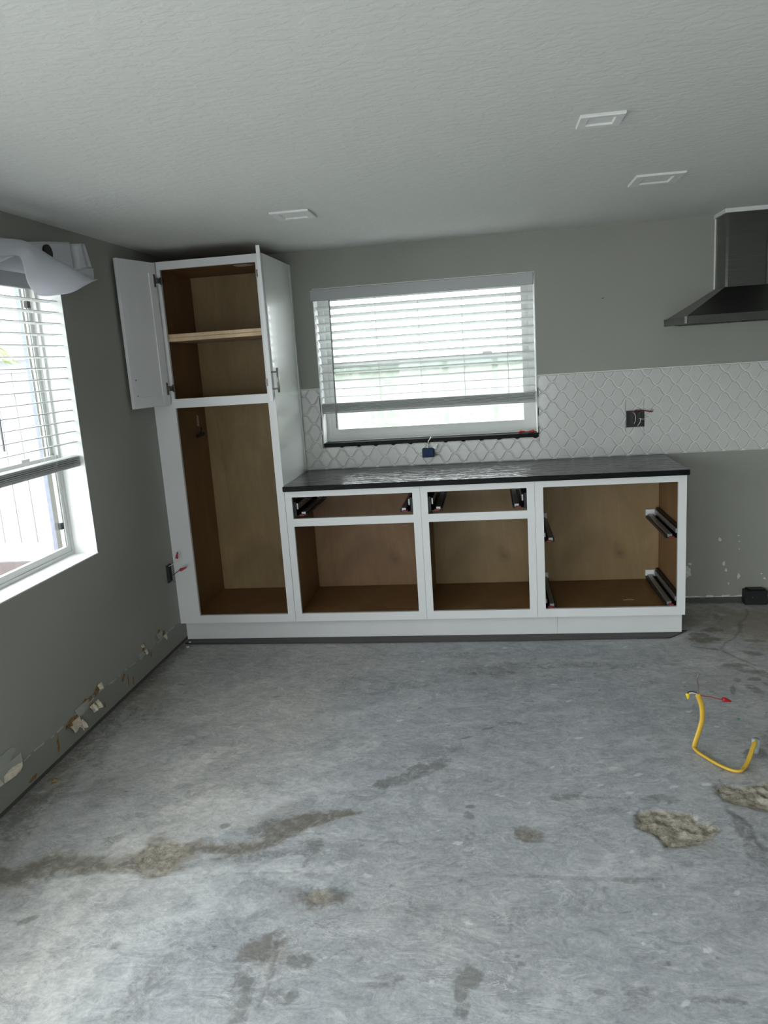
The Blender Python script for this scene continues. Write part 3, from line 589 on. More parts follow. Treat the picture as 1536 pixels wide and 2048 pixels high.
def ogee(cx, cz, s):
    """lantern tile outline: four S-curved sides between top, right, bottom and left points"""
    q = []; n = 7
    cor = [(0, PZ/2), (PX/2, 0), (0, -PZ/2), (-PX/2, 0)]
    for k in range(4):
        a, b = cor[k], cor[(k+1) % 4]; dx, dz = b[0]-a[0], b[1]-a[1]; ln = math.hypot(dx, dz); nx_, nz_ = -dz/ln, dx/ln
        sg = 1 if k % 2 == 0 else -1
        for i in range(n):
            t = i/n; off = sg*.0048*math.sin(2*PI*t)
            q.append((a[0]+dx*t+nx_*off, a[1]+dz*t+nz_*off))
    # pull the outline in by the joint width
    return [(cx+x*s, cz+z*s) for x, z in q]
def area(p): return abs(sum(p[i][0]*p[(i+1) % len(p)][1]-p[(i+1) % len(p)][0]*p[i][1] for i in range(len(p))))/2
BOXES = [(2.690, 2.796, 1.112, 1.213)]
def dedupe(p):
    out = []
    for q in p:
        if not out or abs(q[0]-out[-1][0])+abs(q[1]-out[-1][1]) > 2e-4: out.append(q)
    if len(out) > 1 and abs(out[0][0]-out[-1][0])+abs(out[0][1]-out[-1][1]) < 2e-4: out.pop()
    return out
def shrink(p, d):
    """inset of a polygon by moving every vertex along its averaged inward normal"""
    A_ = sum(p[i][0]*p[(i+1) % len(p)][1]-p[(i+1) % len(p)][0]*p[i][1] for i in range(len(p))); s = 1 if A_ > 0 else -1; out = []
    for i in range(len(p)):
        a, b, c = Vector(p[i-1]), Vector(p[i]), Vector(p[(i+1) % len(p)]); e1 = (b-a).normalized(); e2 = (c-b).normalized()
        n1 = Vector((-e1.y, e1.x))*s; n2 = Vector((-e2.y, e2.x))*s; nn = n1+n2
        k = 1/max(.35, nn.length_squared/2) if nn.length > 1e-6 else 0
        v = b+nn*d*k; out.append((v.x, v.y))
    return out
def tile_mesh(mb, poly):
    n = len(poly); inn = shrink(poly, .0045)
    vs = [(x, -.0066, z) for x, z in poly]+[(x, -.0085, z) for x, z in poly]+[(x, -.0122, z) for x, z in inn]
    fs = []
    for i in range(n):
        j = (i+1) % n; fs += [(i, j, n+j, n+i), (n+i, n+j, 2*n+j, 2*n+i)]
    fs.append(tuple(range(2*n, 3*n))); mb.add(vs, fs)
zc0, xc0 = 1.409-PZ/2, 2.921
full = None; ntile = 0
for r in range(-1, 10):
    for k in range(-21, 14):
        cx = xc0+PX*k+(PX/2 if r % 2 == 0 else 0)-PX/2; cz = 1.409+PZ/2-(PZ/2)*r-0.0
        cz = 1.409-(PZ/2)*(r-1); cx = xc0+PX*k+(PX/2 if r % 2 else 0)
        base = ogee(cx, cz, .952); pl = base
        for ax, val, kl in ((0, TX0+.002, False), (0, TX1-.01, True), (1, TZ0+.0015, False), (1, TZ1-.0045, True)):
            if pl: pl = clip(pl, ax, val, kl)
        if not pl or area(pl) < 6e-5: continue
        pieces = []
        xs_ = [p[0] for p in pl]; zs_ = [p[1] for p in pl]; wx0, wx1, wz = WB[0]-.0015, WB[1]+.0055, WB[2]-.0015
        if max(xs_) > wx0 and min(xs_) < wx1 and max(zs_) > wz:
            if min(xs_) < wx0: pieces.append(clip(pl, 0, wx0, True))
            mid = clip(clip(clip(pl, 0, wx0, False), 0, wx1, True), 1, wz, True)
            if mid: pieces.append(mid)
            if max(xs_) > wx1: pieces.append(clip(pl, 0, wx1, False))
        else: pieces = [pl]
        for B in BOXES:
            nw = []
            for q in pieces:
                if not q: continue
                xs2 = [p[0] for p in q]; zs2 = [p[1] for p in q]
                if max(xs2) > B[0] and min(xs2) < B[1] and max(zs2) > B[2] and min(zs2) < B[3]:
                    for ax, val, kl, rest in ((0, B[0], True, (0, B[0], False)), (0, B[1], False, (0, B[1], True)), (1, B[2], True, (1, B[2], False)), (1, B[3], False, (1, B[3], True))):
                        if q: nw.append(clip(q, ax, val, kl)); q = clip(q, *rest)
                else: nw.append(q)
            pieces = nw
        mb = MB(); ok = False
        for q in pieces:
            q = dedupe(q) if q else q
            if q and len(q) > 2 and area(q) > 4e-5: tile_mesh(mb, q); ok = True
        if not ok: continue
        whole = len(pieces) == 1 and len(pieces[0]) == len(base)
        if whole and full is not None:
            o = full.copy(); COL.objects.link(o); o.location = Vector((cx, 0, cz))-full_c; o.parent = grout
        else:
            o = mb.build('tile', M['tile'], grout)
            if whole: full = o; full_c = Vector((cx, 0, cz))
        ntile += 1

# ------------------------------------------------------------------ blinds
def blind(name, label, ax, a0, a1, ztop, zs, tilt, stack_z, depth0, wand_a, cords, va0, va1, vz0, vz1, wand_z):
    t = thing(name, (((a0+a1)/2, .04, ztop) if ax == 'y' else (-.04, (a0+a1)/2, ztop)), label, 'blind', 'white slatted blinds')
    def P(a, d, z): return (a, d, z) if ax == 'y' else (-d, a, z)
    def bx(mb, p, q, e0, e1, lo, hi, b=0):
        return mb.box(p, q, e0, e1, lo, hi, b) if ax == 'y' else mb.box(-e1, -e0, p, q, lo, hi, b)
    bx(MB(), va0, va1, -.010, .004, vz0, vz1, .003).build('valance', M['valance'], t)
    bx(MB(), a0+.004, a1-.004, .012, .066, ztop-.035, ztop, .002).build('head_rail', M['slat'], t)
    def slat(z, tl, aa0, aa1, nm='slat'):
        d = depth0; hw = .0245; th = .0014; c, s = math.cos(tl), math.sin(tl); rows = []
        prof = [(-hw, 0), (-hw*.5, .0022), (0, .003), (hw*.5, .0022), (hw, 0)]
        pts = [(x, y+th) for x, y in prof]+[(x, y-th) for x, y in prof[::-1]]
        pts = [(d+x*c-y*s, z-x*s+y*c) for x, y in pts]; n = len(pts)
        mb = MB(); mb.add([P(aa0, p[0], p[1]) for p in pts]+[P(aa1, p[0], p[1]) for p in pts], [tuple(range(n)), tuple(range(2*n-1, n-1, -1))]+[(i, (i+1) % n, n+(i+1) % n, n+i) for i in range(n)])
        return mb.build(nm, M['slat'], t)
    for i, z in enumerate(zs): slat(z, tilt(i), a0+.008, a1-.008)
    z = stack_z[0]+.019
    bx(MB(), a0+.008, a1-.008, depth0-.0245, depth0+.0245, stack_z[0], stack_z[0]+.016, .003).build('bottom_rail', M['valance'], t)
    k = 0
    while z < stack_z[1]-.004: slat(z, random.uniform(-.03, .03), a0+.008+random.uniform(-.002, .002), a1-.008+random.uniform(-.002, .002)); z += .0072; k += 1
    for ca in cords:
        mb = MB()
        for d in (depth0-.027, depth0+.027): mb.tube([P(ca, d, ztop-.03), P(ca, d, stack_z[0]+.01)], .0009, 5)
        mb.build('ladder_cord', M['cord'], t)
    MB().tube([P(wand_a[0], -.003+.01, ztop-.06), P(wand_a[1], .004, wand_z)], .0045, 8).build('tilt_wand', M['wand'], t)
    return t
blind('window_blind', 'white slatted blind half lowered over the back window above the counter', 'y', WB[0], WB[1], 2.05, [1.938-.0495*k for k in range(12)],
      lambda i: math.radians(19 if i < 8 else 19-4.5*(i-7)), (1.292, 1.364), .042, (.937, .926), (1.215, 1.475, 1.74, 2.005), .822, 2.165, 1.982, 2.050, 1.20)
blind('window_blind', 'white slatted blind half lowered over the left wall window behind the curtain', 'x', WL[0], WL[1], 2.058, [1.954-.0485*k for k in range(14)],
      lambda i: math.radians(4), (1.212, 1.266), .042, (-1.975, -1.985), (-2.45, -2.05, -1.62), WL[0], WL[1]+.002, 1.988, 2.058, 1.35)

# ------------------------------------------------------------------ curtain on the left window
cur = thing('curtain', (.09, -1.6, 2.1), 'white grommet curtain panel thrown over its rod above the left window', 'curtain')
def interp(pts, t):
    pts = [Vector(p) for p in pts]; f = t*(len(pts)-1); i = min(int(f), len(pts)-2); u = f-i
    return bez_pt(pts, i, u)
def bez_pt(P, i, t):
    a = P[max(i-1, 0)]; b = P[i]; c = P[i+1]; d = P[min(i+2, len(P)-1)]
    return .5*((2*b)+(c-a)*t+(2*a-5*b+4*c-d)*t*t+(3*b-a-3*c+d)*t**3)
def sheet(name, upper, lower, bulge, mat, nu=48, nw=16, ripple=0.0):
    rows = []
    for i in range(nu+1):
        u = i/nu; a = interp(upper, u); b = interp(lower, u); row = []
        for j in range(nw+1):
            w = j/nw; p = a.lerp(b, w); s = math.sin(PI*w)
            row.append(Vector((p.x+bulge*s*(.35+.65*u)+ripple*math.sin(9*u+7*w)*s, p.y, p.z)))
        rows.append(row)
    mb = MB(); mb.grid(rows); o = mb.build(name, mat, cur, True)
    md = o.modifiers.new('thickness', 'SOLIDIFY'); md.thickness = .0016; md.offset = 0
    return o
# header with grommets: nearly flat along the wall, pleated at its right end
hdr_u = [(.075,-2.3,2.15),(.075,-2.0,2.15),(.078,-1.8,2.152),(.080,-1.72,2.162),(.082,-1.62,2.176),(.080,-1.47,2.195),(.078,-1.418,2.201),(.050,-1.402,2.199),(.088,-1.378,2.199),(.092,-1.345,2.204),(.058,-1.325,2.207),(.085,-1.302,2.209),(.07,-1.282,2.206)]
hdr_l = [(.080,-2.3,2.03),(.080,-2.0,2.03),(.083,-1.8,2.03),(.085,-1.7,2.03),(.088,-1.6,2.03),(.090,-1.47,2.05),(.088,-1.43,2.070),(.060,-1.408,2.078),(.095,-1.384,2.088),(.100,-1.335,2.100),(.066,-1.305,2.106),(.095,-1.284,2.109),(.08,-1.265,2.108)]
sheet('header_fold', hdr_u, hdr_l, 0.0, M['cloth'], 96, 10)
# the swag: comes over the rod at left and hangs down to the lower right
sw_u = [(.11,-2.5,2.12),(.11,-2.2,2.128),(.115,-1.98,2.138),(.115,-1.885,2.146),(.115,-1.82,2.147),(.115,-1.74,2.134),(.115,-1.637,2.109),(.115,-1.507,2.086),(.113,-1.43,2.066),(.105,-1.325,2.050)]
sw_l = [(.12,-2.5,2.03),(.12,-2.2,2.05),(.13,-2.02,2.067),(.13,-1.915,2.082),(.13,-1.884,2.062),(.13,-1.867,1.985),(.13,-1.805,1.944),(.13,-1.66,1.956),(.125,-1.515,1.982),(.106,-1.322,2.044)]
sheet('swag', sw_u, sw_l, .035, M['cloth'], 72, 18, .003)
sheet('hanging_lobe', [(.122,-2.6,2.06),(.122,-2.3,2.062),(.12,-2.1,2.07),(.118,-1.93,2.085)], [(.112,-2.6,1.95),(.112,-2.3,1.98),(.112,-2.05,2.035),(.115,-1.94,2.072)], .015, M['cloth'], 24, 10)
# turned-up hem between swag and header at the right end
sheet('hem_fold', [(.092,-1.46,2.066),(.096,-1.38,2.090),(.098,-1.33,2.101),(.09,-1.266,2.109)], [(.108,-1.47,2.066),(.109,-1.40,2.054),(.108,-1.34,2.044),(.103,-1.292,2.052)], .004, M['cloth'], 18, 6)
bm = bmesh.new()
g = MB()
for k in range(24):
    q0, q1 = 2*PI*k/24, 2*PI*(k+1)/24
    for r0, r1, dx0, dx1 in ((.020, .032, .009, .009),):
        g.add([(.083+dx0, -1.622+math.cos(q0)*r0, 2.132+math.sin(q0)*r0), (.083+dx0, -1.622+math.cos(q1)*r0, 2.132+math.sin(q1)*r0), (.083+dx1, -1.622+math.cos(q1)*r1, 2.132+math.sin(q1)*r1), (.083+dx1, -1.622+math.cos(q0)*r1, 2.132+math.sin(q0)*r1),
               (.074, -1.622+math.cos(q0)*r0, 2.132+math.sin(q0)*r0), (.074, -1.622+math.cos(q1)*r0, 2.132+math.sin(q1)*r0), (.074, -1.622+math.cos(q1)*r1, 2.132+math.sin(q1)*r1), (.074, -1.622+math.cos(q0)*r1, 2.132+math.sin(q0)*r1)],
              [(0,1,2,3), (7,6,5,4), (0,4,5,1), (2,6,7,3)])
bm.free(); gro = g.build('grommet', M['black_metal'], cur)
MB().tube([(.0905, -1.622, 2.132), (.0915, -1.622, 2.132)], .0215, 20).build('grommet_opening', M['black_plastic'], cur)
MB().tube([(.085, -1.285, 2.104), (.085, -1.262, 2.104), (.086, -1.238, 2.104)], .001, 6).build('loose_thread', M['wire_white'], cur)
rod = thing('curtain_rod', (.06, -2.0, 2.11), 'thin curtain rod hidden behind the white curtain', 'rod')
MB().tube([(.040, -2.75, 2.115), (.040, -1.44, 2.115)], .0085, 12).build('pole', M['black_metal'], rod, True)
for y in (-2.72, -1.50): MB().tube([(.0005, y, 2.115), (.04, y, 2.115)], .006, 10).tube([(.0005, y, 2.115), (.006, y, 2.115)], .02, 12).build('bracket', M['black_metal'], rod)

# ------------------------------------------------------------------ range hood
hd = thing('range_hood', (3.29, -.24, 1.685), 'stainless steel range hood with square chimney on the right of the back wall', 'range hood')
RX0, RX1, RY, RZ0, RZ1, CZ = 2.906, 3.674, -.480, 1.685, 1.7245, 1.872
CX0, CX1, CY = 3.183, 3.397, -.205
r = MB(); ch = .010
r.prism([(RX0, -.0005), (RX0, RY+ch), (RX0+ch, RY), (RX1-ch, RY), (RX1, RY+ch), (RX1, -.0005)], 'z', RZ0+.002, RZ1); r.build('canopy_rim', M['steel'], hd)
c = MB(); a = [(RX0+.012, -.0005), (RX0+.012, RY+.012), (RX1-.012, RY+.012), (RX1-.012, -.0005)]; b = [(CX0-.004, -.0005), (CX0-.004, CY-.004), (CX1+.004, CY-.004), (CX1+.004, -.0005)]
c.add([(x, y, RZ1+.0003) for x, y in a]+[(x, y, CZ) for x, y in b], [(0,1,5,4), (1,2,6,5), (2,3,7,6), (3,0,4,7), (0,3,2,1), (4,5,6,7)]); c.build('canopy', M['steel'], hd)
k = .011
MB().prism([(CX0, -.0005), (CX0, CY+k), (CX0+k, CY), (CX1-k, CY), (CX1, CY+k), (CX1, -.0005)], 'z', CZ+.0003, H-.022).build('chimney', M['steel'], hd)
w = .012
MB().box(CX0-w, CX0, CY-w, -.0005, H-.0215, H-.0005).box(CX1, CX1+w, CY-w, -.0005, H-.0215, H-.0005).box(CX0, CX1, CY-w, CY, H-.0215, H-.0005).build('ceiling_collar', M['white_paint'], hd)
MB().box(CX0-.007, CX0-.0003, -.008, -.0005, CZ+.004, H-.022).build('caulk_bead', M['tile_edge'], hd)
for q in range(2):
    x0 = RX0+.05+q*.34; f = MB(); f.box(x0, x0+.32, RY+.06, -.05, RZ0-.001, RZ0+.0018)
    for j in range(9): f.box(x0+.015+j*.033, x0+.03+j*.033, RY+.08, -.07, RZ0-.003, RZ0-.001)
    f.build('grease_filter', M['steel_dark'], hd)

# ------------------------------------------------------------------ ceiling lights
def downlight(cx, cy, sx, sy, label):
    t = thing('ceiling_light', (cx, cy, H), label, 'ceiling light', 'square recessed ceiling lights')
    h, k = H-.0003, .34
    f = MB(); i0 = .56; f.v = []
    def ring(s, z): return [(cx-sx/2*s, cy-sy/2*s, z), (cx+sx/2*s, cy-sy/2*s, z), (cx+sx/2*s, cy+sy/2*s, z), (cx-sx/2*s, cy+sy/2*s, z)]
    rs = [ring(1, h), ring(1, h-.006), ring(.97, h-.009), ring(.62, h-.009), ring(.56, h-.003), ring(.56, h)]
    vs = [p for q in rs for p in q]; fs = [(a*4+b, a*4+(b+1) % 4, (a+1)*4+(b+1) % 4, (a+1)*4+b) for a in range(5) for b in range(4)]
    f.add(vs, fs); f.build('trim', M['lamp_trim'], t)
    MB().box(cx-sx/2*.555, cx+sx/2*.555, cy-sy/2*.555, cy+sy/2*.555, h-.0035, h-.0005).build('lens', M['diffuser'], t)
downlight(2.243, -2.161, .133, .122, 'small square recessed ceiling light, the one nearest the camera')
downlight(2.610, -1.190, .198, .20, 'square recessed ceiling light at the right, nearer the range hood')
downlight(1.032, -1.155, .178, .19, 'square recessed ceiling light at the left, in front of the pantry')

# ------------------------------------------------------------------ electrical rough-ins
def nut(mb, a, b, r=.008):
    a, b = Vector(a), Vector(b); d = b-a
    mb.tube([a, a+d*.12, a+d*.3, a+d*.75, b], [r*.9, r*1.05, r, r*.62, r*.4], 8); return mb
# switch box in the tiles
bx = thing('outlet_box', (2.743, -.005, 1.163), 'black double outlet box with loose wires, set in the tiles at the right', 'outlet box')
b = MB(); x0, x1, z0, z1 = 2.6915, 2.7945, 1.1135, 1.2115
b.box(x0, x1, -.0086, -.0079, z0, z1); b.box(x0, x0+.003, -.014, -.0086, z0, z1); b.box(x1-.003, x1, -.014, -.0086, z0, z1); b.box(x0+.003, x1-.003, -.014, -.0086, z0, z0+.003); b.box(x0+.003, x1-.003, -.014, -.0086, z1-.003, z1)
b.build('box', M['black_plastic'], bx)
for xo in (2.712, 2.752): MB().box(xo, xo+.024, -.016, -.0087, 1.125, 1.2, .002).build('device', M['wire_black'], bx)
for pts, mt in (([(2.72,-.008,1.195),(2.74,-.03,1.215),(2.78,-.035,1.213),(2.815,-.03,1.205),(2.845,-.028,1.212)], 'wire_red'), ([(2.76,-.008,1.19),(2.785,-.04,1.208),(2.825,-.045,1.20),(2.84,-.04,1.203)], 'wire_red'),
                ([(2.735,-.012,1.13),(2.742,-.03,1.16),(2.738,-.025,1.19),(2.73,-.012,1.20)], 'wire_white'), ([(2.762,-.01,1.165),(2.785,-.035,1.16),(2.815,-.03,1.168),(2.83,-.03,1.166)], 'wire_white'),
                ([(2.725,-.012,1.205),(2.76,-.03,1.216),(2.80,-.05,1.210),(2.838,-.04,1.20)], 'wire_black'), ([(2.757,-.012,1.12),(2.766,-.03,1.14),(2.772,-.02,1.16)], 'wire_white')):
    MB().tube(bez(pts), .0018, 6).build('wire', M[mt], bx, True)
# blue box under the window
bb = thing('outlet_box', (1.503, -.03, 1.02), 'blue plastic outlet box on the tiles under the back window', 'outlet box')
b = MB(); b.box(1.461, 1.535, -.055, -.0118, .994, 1.050, .004); b.build('box', M['blue'], bb)
b = MB(); b.box(1.468, 1.488, -.058, -.055, 1.0, 1.044, .001); b.box(1.505, 1.53, -.058, -.055, 1.0, 1.044, .001); b.build('cover_tab', M['blue'], bb)
nut(MB(), (1.537, -.035, 1.046), (1.555, -.04, 1.072), .015).build('wire_nut', M['white_plastic'], bb, True)
MB().tube(bez([(1.493, -.02, 1.050), (1.496, -.022, 1.07), (1.50, -.021, 1.09), (1.510, -.0165, 1.104), (1.515, .0, 1.113)]), .0035, 6).build('white_wire', M['wire_white'], bb, True)
MB().tube(bez([(1.52, -.058, 1.014), (1.545, -.065, 1.010), (1.562, -.06, 1.012)]), .0018, 6).build('black_wire', M['wire_black'], bb, True)
# left wall box beside the pantry
lb = thing('outlet_box', (.0, -.672, .47), 'black outlet box low on the left wall beside the pantry, red capped wires hanging out', 'outlet box')
b = MB(); y0, y1, z0, z1 = -.70, -.645, .418, .522
b.box(.0003, .001, y0, y1, z0, z1); 
for q in ((y0, y0+.003, z0, z1), (y1-.003, y1, z0, z1), (y0+.003, y1-.003, z0, z0+.003), (y0+.003, y1-.003, z1-.003, z1)): b.box(.001, .008, *q)
b.build('box', M['black_plastic'], lb)
MB().tube(bez([(.004, -.665, .51), (.035, -.67, .525), (.05, -.665, .545), (.055, -.66, .556)]), .002, 6).build('white_wire', M['wire_white'], lb, True)
nut(MB(), (.055, -.66, .554), (.062, -.655, .592), .0085).build('wire_nut', M['red'], lb, True)
MB().tube(bez([(.004, -.67, .46), (.03, -.68, .462), (.055, -.68, .478), (.072, -.67, .488)]), .0024, 6).build('black_wire', M['wire_black'], lb, True)
nut(MB(), (.07, -.671, .486), (.108, -.66, .50), .0085).build('wire_nut', M['red'], lb, True)
MB().tube(bez([(.004, -.672, .43), (.02, -.675, .424), (.035, -.67, .416)]), .0016, 6).build('bare_wire', M['wire_bare'], lb, True)
# two wire nuts on the sill
for a, e, lbl in (((2.058, .022, 1.117), (2.095, .02, 1.116), 'red wire nut on the black window sill, the left of two'), ((2.150, .024, 1.117), (2.113, .02, 1.116), 'red wire nut on the black window sill, the right of two')):
    n_ = nut(MB(), a, e, .0085); n_.v = [Vector(v) for v in n_.v]; mz = min(v.z for v in n_.v); n_.v = [v-Vector((0, 0, mz-WBs)) for v in n_.v]
    tag(n_.build('wire_nut', M['red'], None, True, loc=a), lbl, 'wire nut', 'wire nuts on the sill')
# black box on the floor by the back wall
fb = thing('junction_box', (3.45, -.05, 0), 'black junction box on the floor against the back wall, right of the cabinets', 'junction box')
MB().box(3.378, 3.508, -.068, -.004, .001, .088, .003).build('box', M['black_plastic'], fb)
MB().prism([(3.395, -.004), (3.41, -.055), (3.50, -.05), (3.49, -.004)], 'z', .0882, .0945).build('lid', M['black_metal'], fb)
MB().box(3.508, 3.60, -.052, -.012, .001, .026, .003).build('conduit_stub', M['black_plastic'], fb)
MB().tube([(3.42, -.0685, .05), (3.42, -.071, .05)], .003, 8).build('screw', M['nickel'], fb)
# yellow cable rising from the slab
yc = thing('electrical_cable', (2.85, -1.82, 0), 'yellow electrical cable stub with capped wires coming out of the concrete floor', 'cable')
pth = bez([(2.858, -1.832, .035), (2.858, -1.836, .050), (2.842, -1.866, .044), (2.792, -1.945, .014), (2.752, -1.985, .0105), (2.706, -1.955, .0105), (2.655, -1.87, .0105), (2.640, -1.835, .012), (2.638, -1.815, .022), (2.658, -1.80, .075), (2.670, -1.797, .125), (2.668, -1.797, .18), (2.655, -1.80, .222), (2.650, -1.80, .234)], 6)
MB().tube(pth, .0115, 10, .55, (0, .4, 1)).build('jacket', M['cable'], yc, True)
MB().tube([(2.866, -1.823, -.004), (2.861, -1.833, .058)], .015, 12).build('conduit_stub', M['conduit'], yc, True)
e = (2.651, -1.80, .232)
MB().tube(bez([e, (2.640, -1.80, .243), (2.622, -1.803, .247), (2.612, -1.805, .243), (2.611, -1.806, .236)]), .0019, 6).build('black_wire', M['wire_black'], yc, True)
MB().tube(bez([e, (2.642, -1.803, .238), (2.628, -1.806, .242), (2.616, -1.806, .240)]), .0019, 6).build('white_wire', M['wire_white'], yc, True)
nut(MB(), (2.611, -1.806, .240), (2.613, -1.806, .217), .008).build('wire_nut', M['yellow_nut'], yc, True)['label'] = 'yellow wire nut'
MB().tube(bez([e, (2.675, -1.80, .226), (2.70, -1.80, .222), (2.73, -1.80, .213), (2.75, -1.80, .211)]), .0018, 6).build('red_wire', M['wire_red'], yc, True)
nut(MB(), (2.744, -1.80, .213), (2.776, -1.80, .203), .009).build('wire_nut', M['red'], yc, True)['label'] = 'red wire nut'
MB().tube(bez([e, (2.652, -1.80, .262), (2.647, -1.80, .296), (2.652, -1.80, .318), (2.652, -1.80, .324)]), .0028, 6).build('bare_wire', M['wire_bare'], yc, True)

# ------------------------------------------------------------------ damage on the walls
# lower band where the baseboard was, with a ragged line of old caulk
lowb = MB(); ridge = MB(); yy = -3.45
band_top = lambda y: .146+.004*math.sin(7*y)+.003*math.sin(23*y)
n = 120; ysl = [-3.45+i*(3.45-.545)/n for i in range(n+1)]
rows = [[(.0012, y, BOT+.002+.004*abs(math.sin(31*y))) for y in ysl], [(.0012, y, band_top(y)) for y in ysl], [(.0001, y, band_top(y)+.001) for y in ysl]]
lowb.grid(rows); lowb.build('baseboard_ghost', M['wall_old'], wall_left)
for i in range(n):
    y = ysl[i]
    if random.random() < .62: ridge.box(.0012, .0012+random.uniform(.001, .0035), y, ysl[i+1], band_top(y)-.003, band_top(y)+random.uniform(.0005, .004))
tag(ridge.build('caulk_line', M['caulk'], wall_left), kind='stuff')
def jag(cy, cz, w, h, n=14, seed=0, lean=0.0):
    rg = random.Random(seed); out = []
    for i in range(n):
        a = 2*PI*i/n; r = rg.uniform(.55, 1.1); y = math.cos(a)*w/2*r; z = math.sin(a)*h/2*r; out.append((cy+y+lean*z, cz+z))
    return out
def flap(root_y0, root_y1, root_z, drop, curl, mat, seed, up_=False):
    """strip of torn face paper hinged on the wall and curling into the room"""
    rg = random.Random(seed); rows = []; n = 6; m_ = 5
    for i in range(n+1):
        t = i/n; row = []
        for j in range(m_+1):
            u = j/m_; y = root_y0+(root_y1-root_y0)*(u*(1-.35*t)+.15*t)
            z = root_z+(1 if up_ else -1)*drop*(t-.25*t*t)+rg.uniform(-.003, .003)*(t > 0)
            x = .002+curl*math.sin(t*1.9)*(.7+.3*math.sin(5*u+seed))
            row.append((x, y, z))
        rows.append(row)
    mb = MB(); mb.grid(rows); o = mb.build('torn_paper', mat, wall_left); md = o.modifiers.new('thickness', 'SOLIDIFY'); md.thickness = .0012; md.offset = 1; return o
sd = 0
for (cy, cz, w, h, ln) in [(-1.83,.125,.12,.055,.3),(-1.70,.155,.10,.05,.5),(-1.60,.170,.07,.05,.8),(-1.655,.12,.05,.045,0),(-1.10,.175,.035,.06,.5),(-.895,.195,.03,.035,.3),(-.835,.165,.04,.04,.4),(-1.345,.12,.035,.045,.5),(-1.955,.085,.02,.10,.1),(-1.55,.07,.015,.03,0),(-1.30,.085,.012,.07,0),(-2.15,.045,.07,.022,.3),(-1.25,.06,.012,.06,0),(-1.02,.11,.02,.03,0),(-2.28,.15,.03,.03,0)]:
    sd += 1; MB().prism(jag(cy, cz, w, h, 13, sd, ln), 'x', .0013, .0026).build('torn_core', M['paper'], wall_left)
for args in [(-1.86,-1.77,.125,.06,.018,'gypsum',1),(-1.80,-1.75,.10,.05,.03,'gypsum',2),(-1.68,-1.64,.125,.045,.022,'gypsum',3),(-1.63,-1.60,.125,.05,.025,'gypsum',4),(-1.59,-1.55,.19,.035,.016,'gypsum',5),
             (-1.09,-1.06,.16,.03,.014,'gypsum',6),(-.85,-.81,.15,.03,.018,'gypsum',7),(-1.88,-1.84,.135,.025,.014,'paper',8),(-1.12,-1.09,.20,.02,.01,'gypsum',11)]:
    flap(*args[:5], M[args[5]], args[6])
flap(-1.80,-1.68,.165,.05,.010,M['flap'],12); flap(-1.16,-1.10,.165,.04,.008,M['flap'],13); flap(-.93,-.86,.19,.05,.008,M['flap'],14); flap(-2.36,-2.2,.185,.07,.012,M['flap'],15)
MB().prism(jag(-2.33, .195, .22, .11, 16, 21, .6), 'x', .0013, .003).build('skim_patch', M['flap'], wall_left)
flap(-2.42,-2.2,.165,.045,.02,M['gypsum'],16)
# adhesive spots on the back wall beside the cabinets
sd = 40
for (x, z, w, h) in [(3.244,.400,.022,.028),(3.352,.421,.014,.008),(3.357,.336,.014,.01),(3.268,.245,.022,.04),(3.282,.205,.02,.03),(3.358,.165,.02,.04),(3.49,.176,.018,.012),(3.508,.147,.018,.014),(3.06,.20,.05,.09),(3.072,.25,.03,.02),(3.30,.12,.01,.02),(3.356,.385,.012,.006)]:
    sd += 1; MB().prism(jag(x, z, w, h, 10, sd), 'y', -.0014, -.0001).build('adhesive_spot', M['spackle'], wall_back)
MB().prism([(2.553, 1.872), (2.56, 1.877), (2.568, 1.876), (2.562, 1.871)], 'y', -.001, -.0001).build('scuff', M['wire_black'], wall_back)
rg = MB(); x = 2.905
while x < 3.8:
    w = random.uniform(.015, .04); rg.box(x, x+w, -random.uniform(.001, .004), -.0001, .034, .034+random.uniform(.003, .014)); x += w
tag(rg.build('ragged_edge', M['spackle'], wall_back), kind='stuff')
# crumbs on the floor by the pantry corner
def crumb(x, y, z, sx, sy, sz, mat, label, seed):
    rg = random.Random(seed); bm = bmesh.new(); bmesh.ops.create_icosphere(bm, subdivisions=1, radius=1)
    for v in bm.verts: v.co = Vector((v.co.x*sx*rg.uniform(.7, 1.2), v.co.y*sy*rg.uniform(.7, 1.2), max(-.5, v.co.z)*sz*rg.uniform(.8, 1.2)))
    lo = min(v.co.z for v in bm.verts); mb = MB(); mb.bm(bm, Matrix.Translation((x, y, z-lo)) @ Matrix.Rotation(0, 4, 'Z'))
    return tag(mb.build('drywall_crumb', mat, None, loc=(x, y, z)), label, 'crumb', 'drywall crumbs on the floor')
crumb(.048, -.64, .0, .014, .009, .006, M['gypsum'], 'larger cream drywall crumb on the floor in the corner before the pantry', 1)
crumb(.035, -.575, .006, .010, .007, .005, M['spackle'], 'smaller pale drywall crumb on the dark plank in the corner before the pantry', 2)
crumb(.055, -2.1, 0, .02, .012, .008, M['paper'], 'brown drywall crumb on the floor along the left wall, under the skim patch', 3)
crumb(2.885, -1.55, 0, .008, .006, .004, simple('teal_plastic_bit', (.02, .22, .18), .5), 'tiny teal plastic bit on the concrete beside the yellow cable', 4)

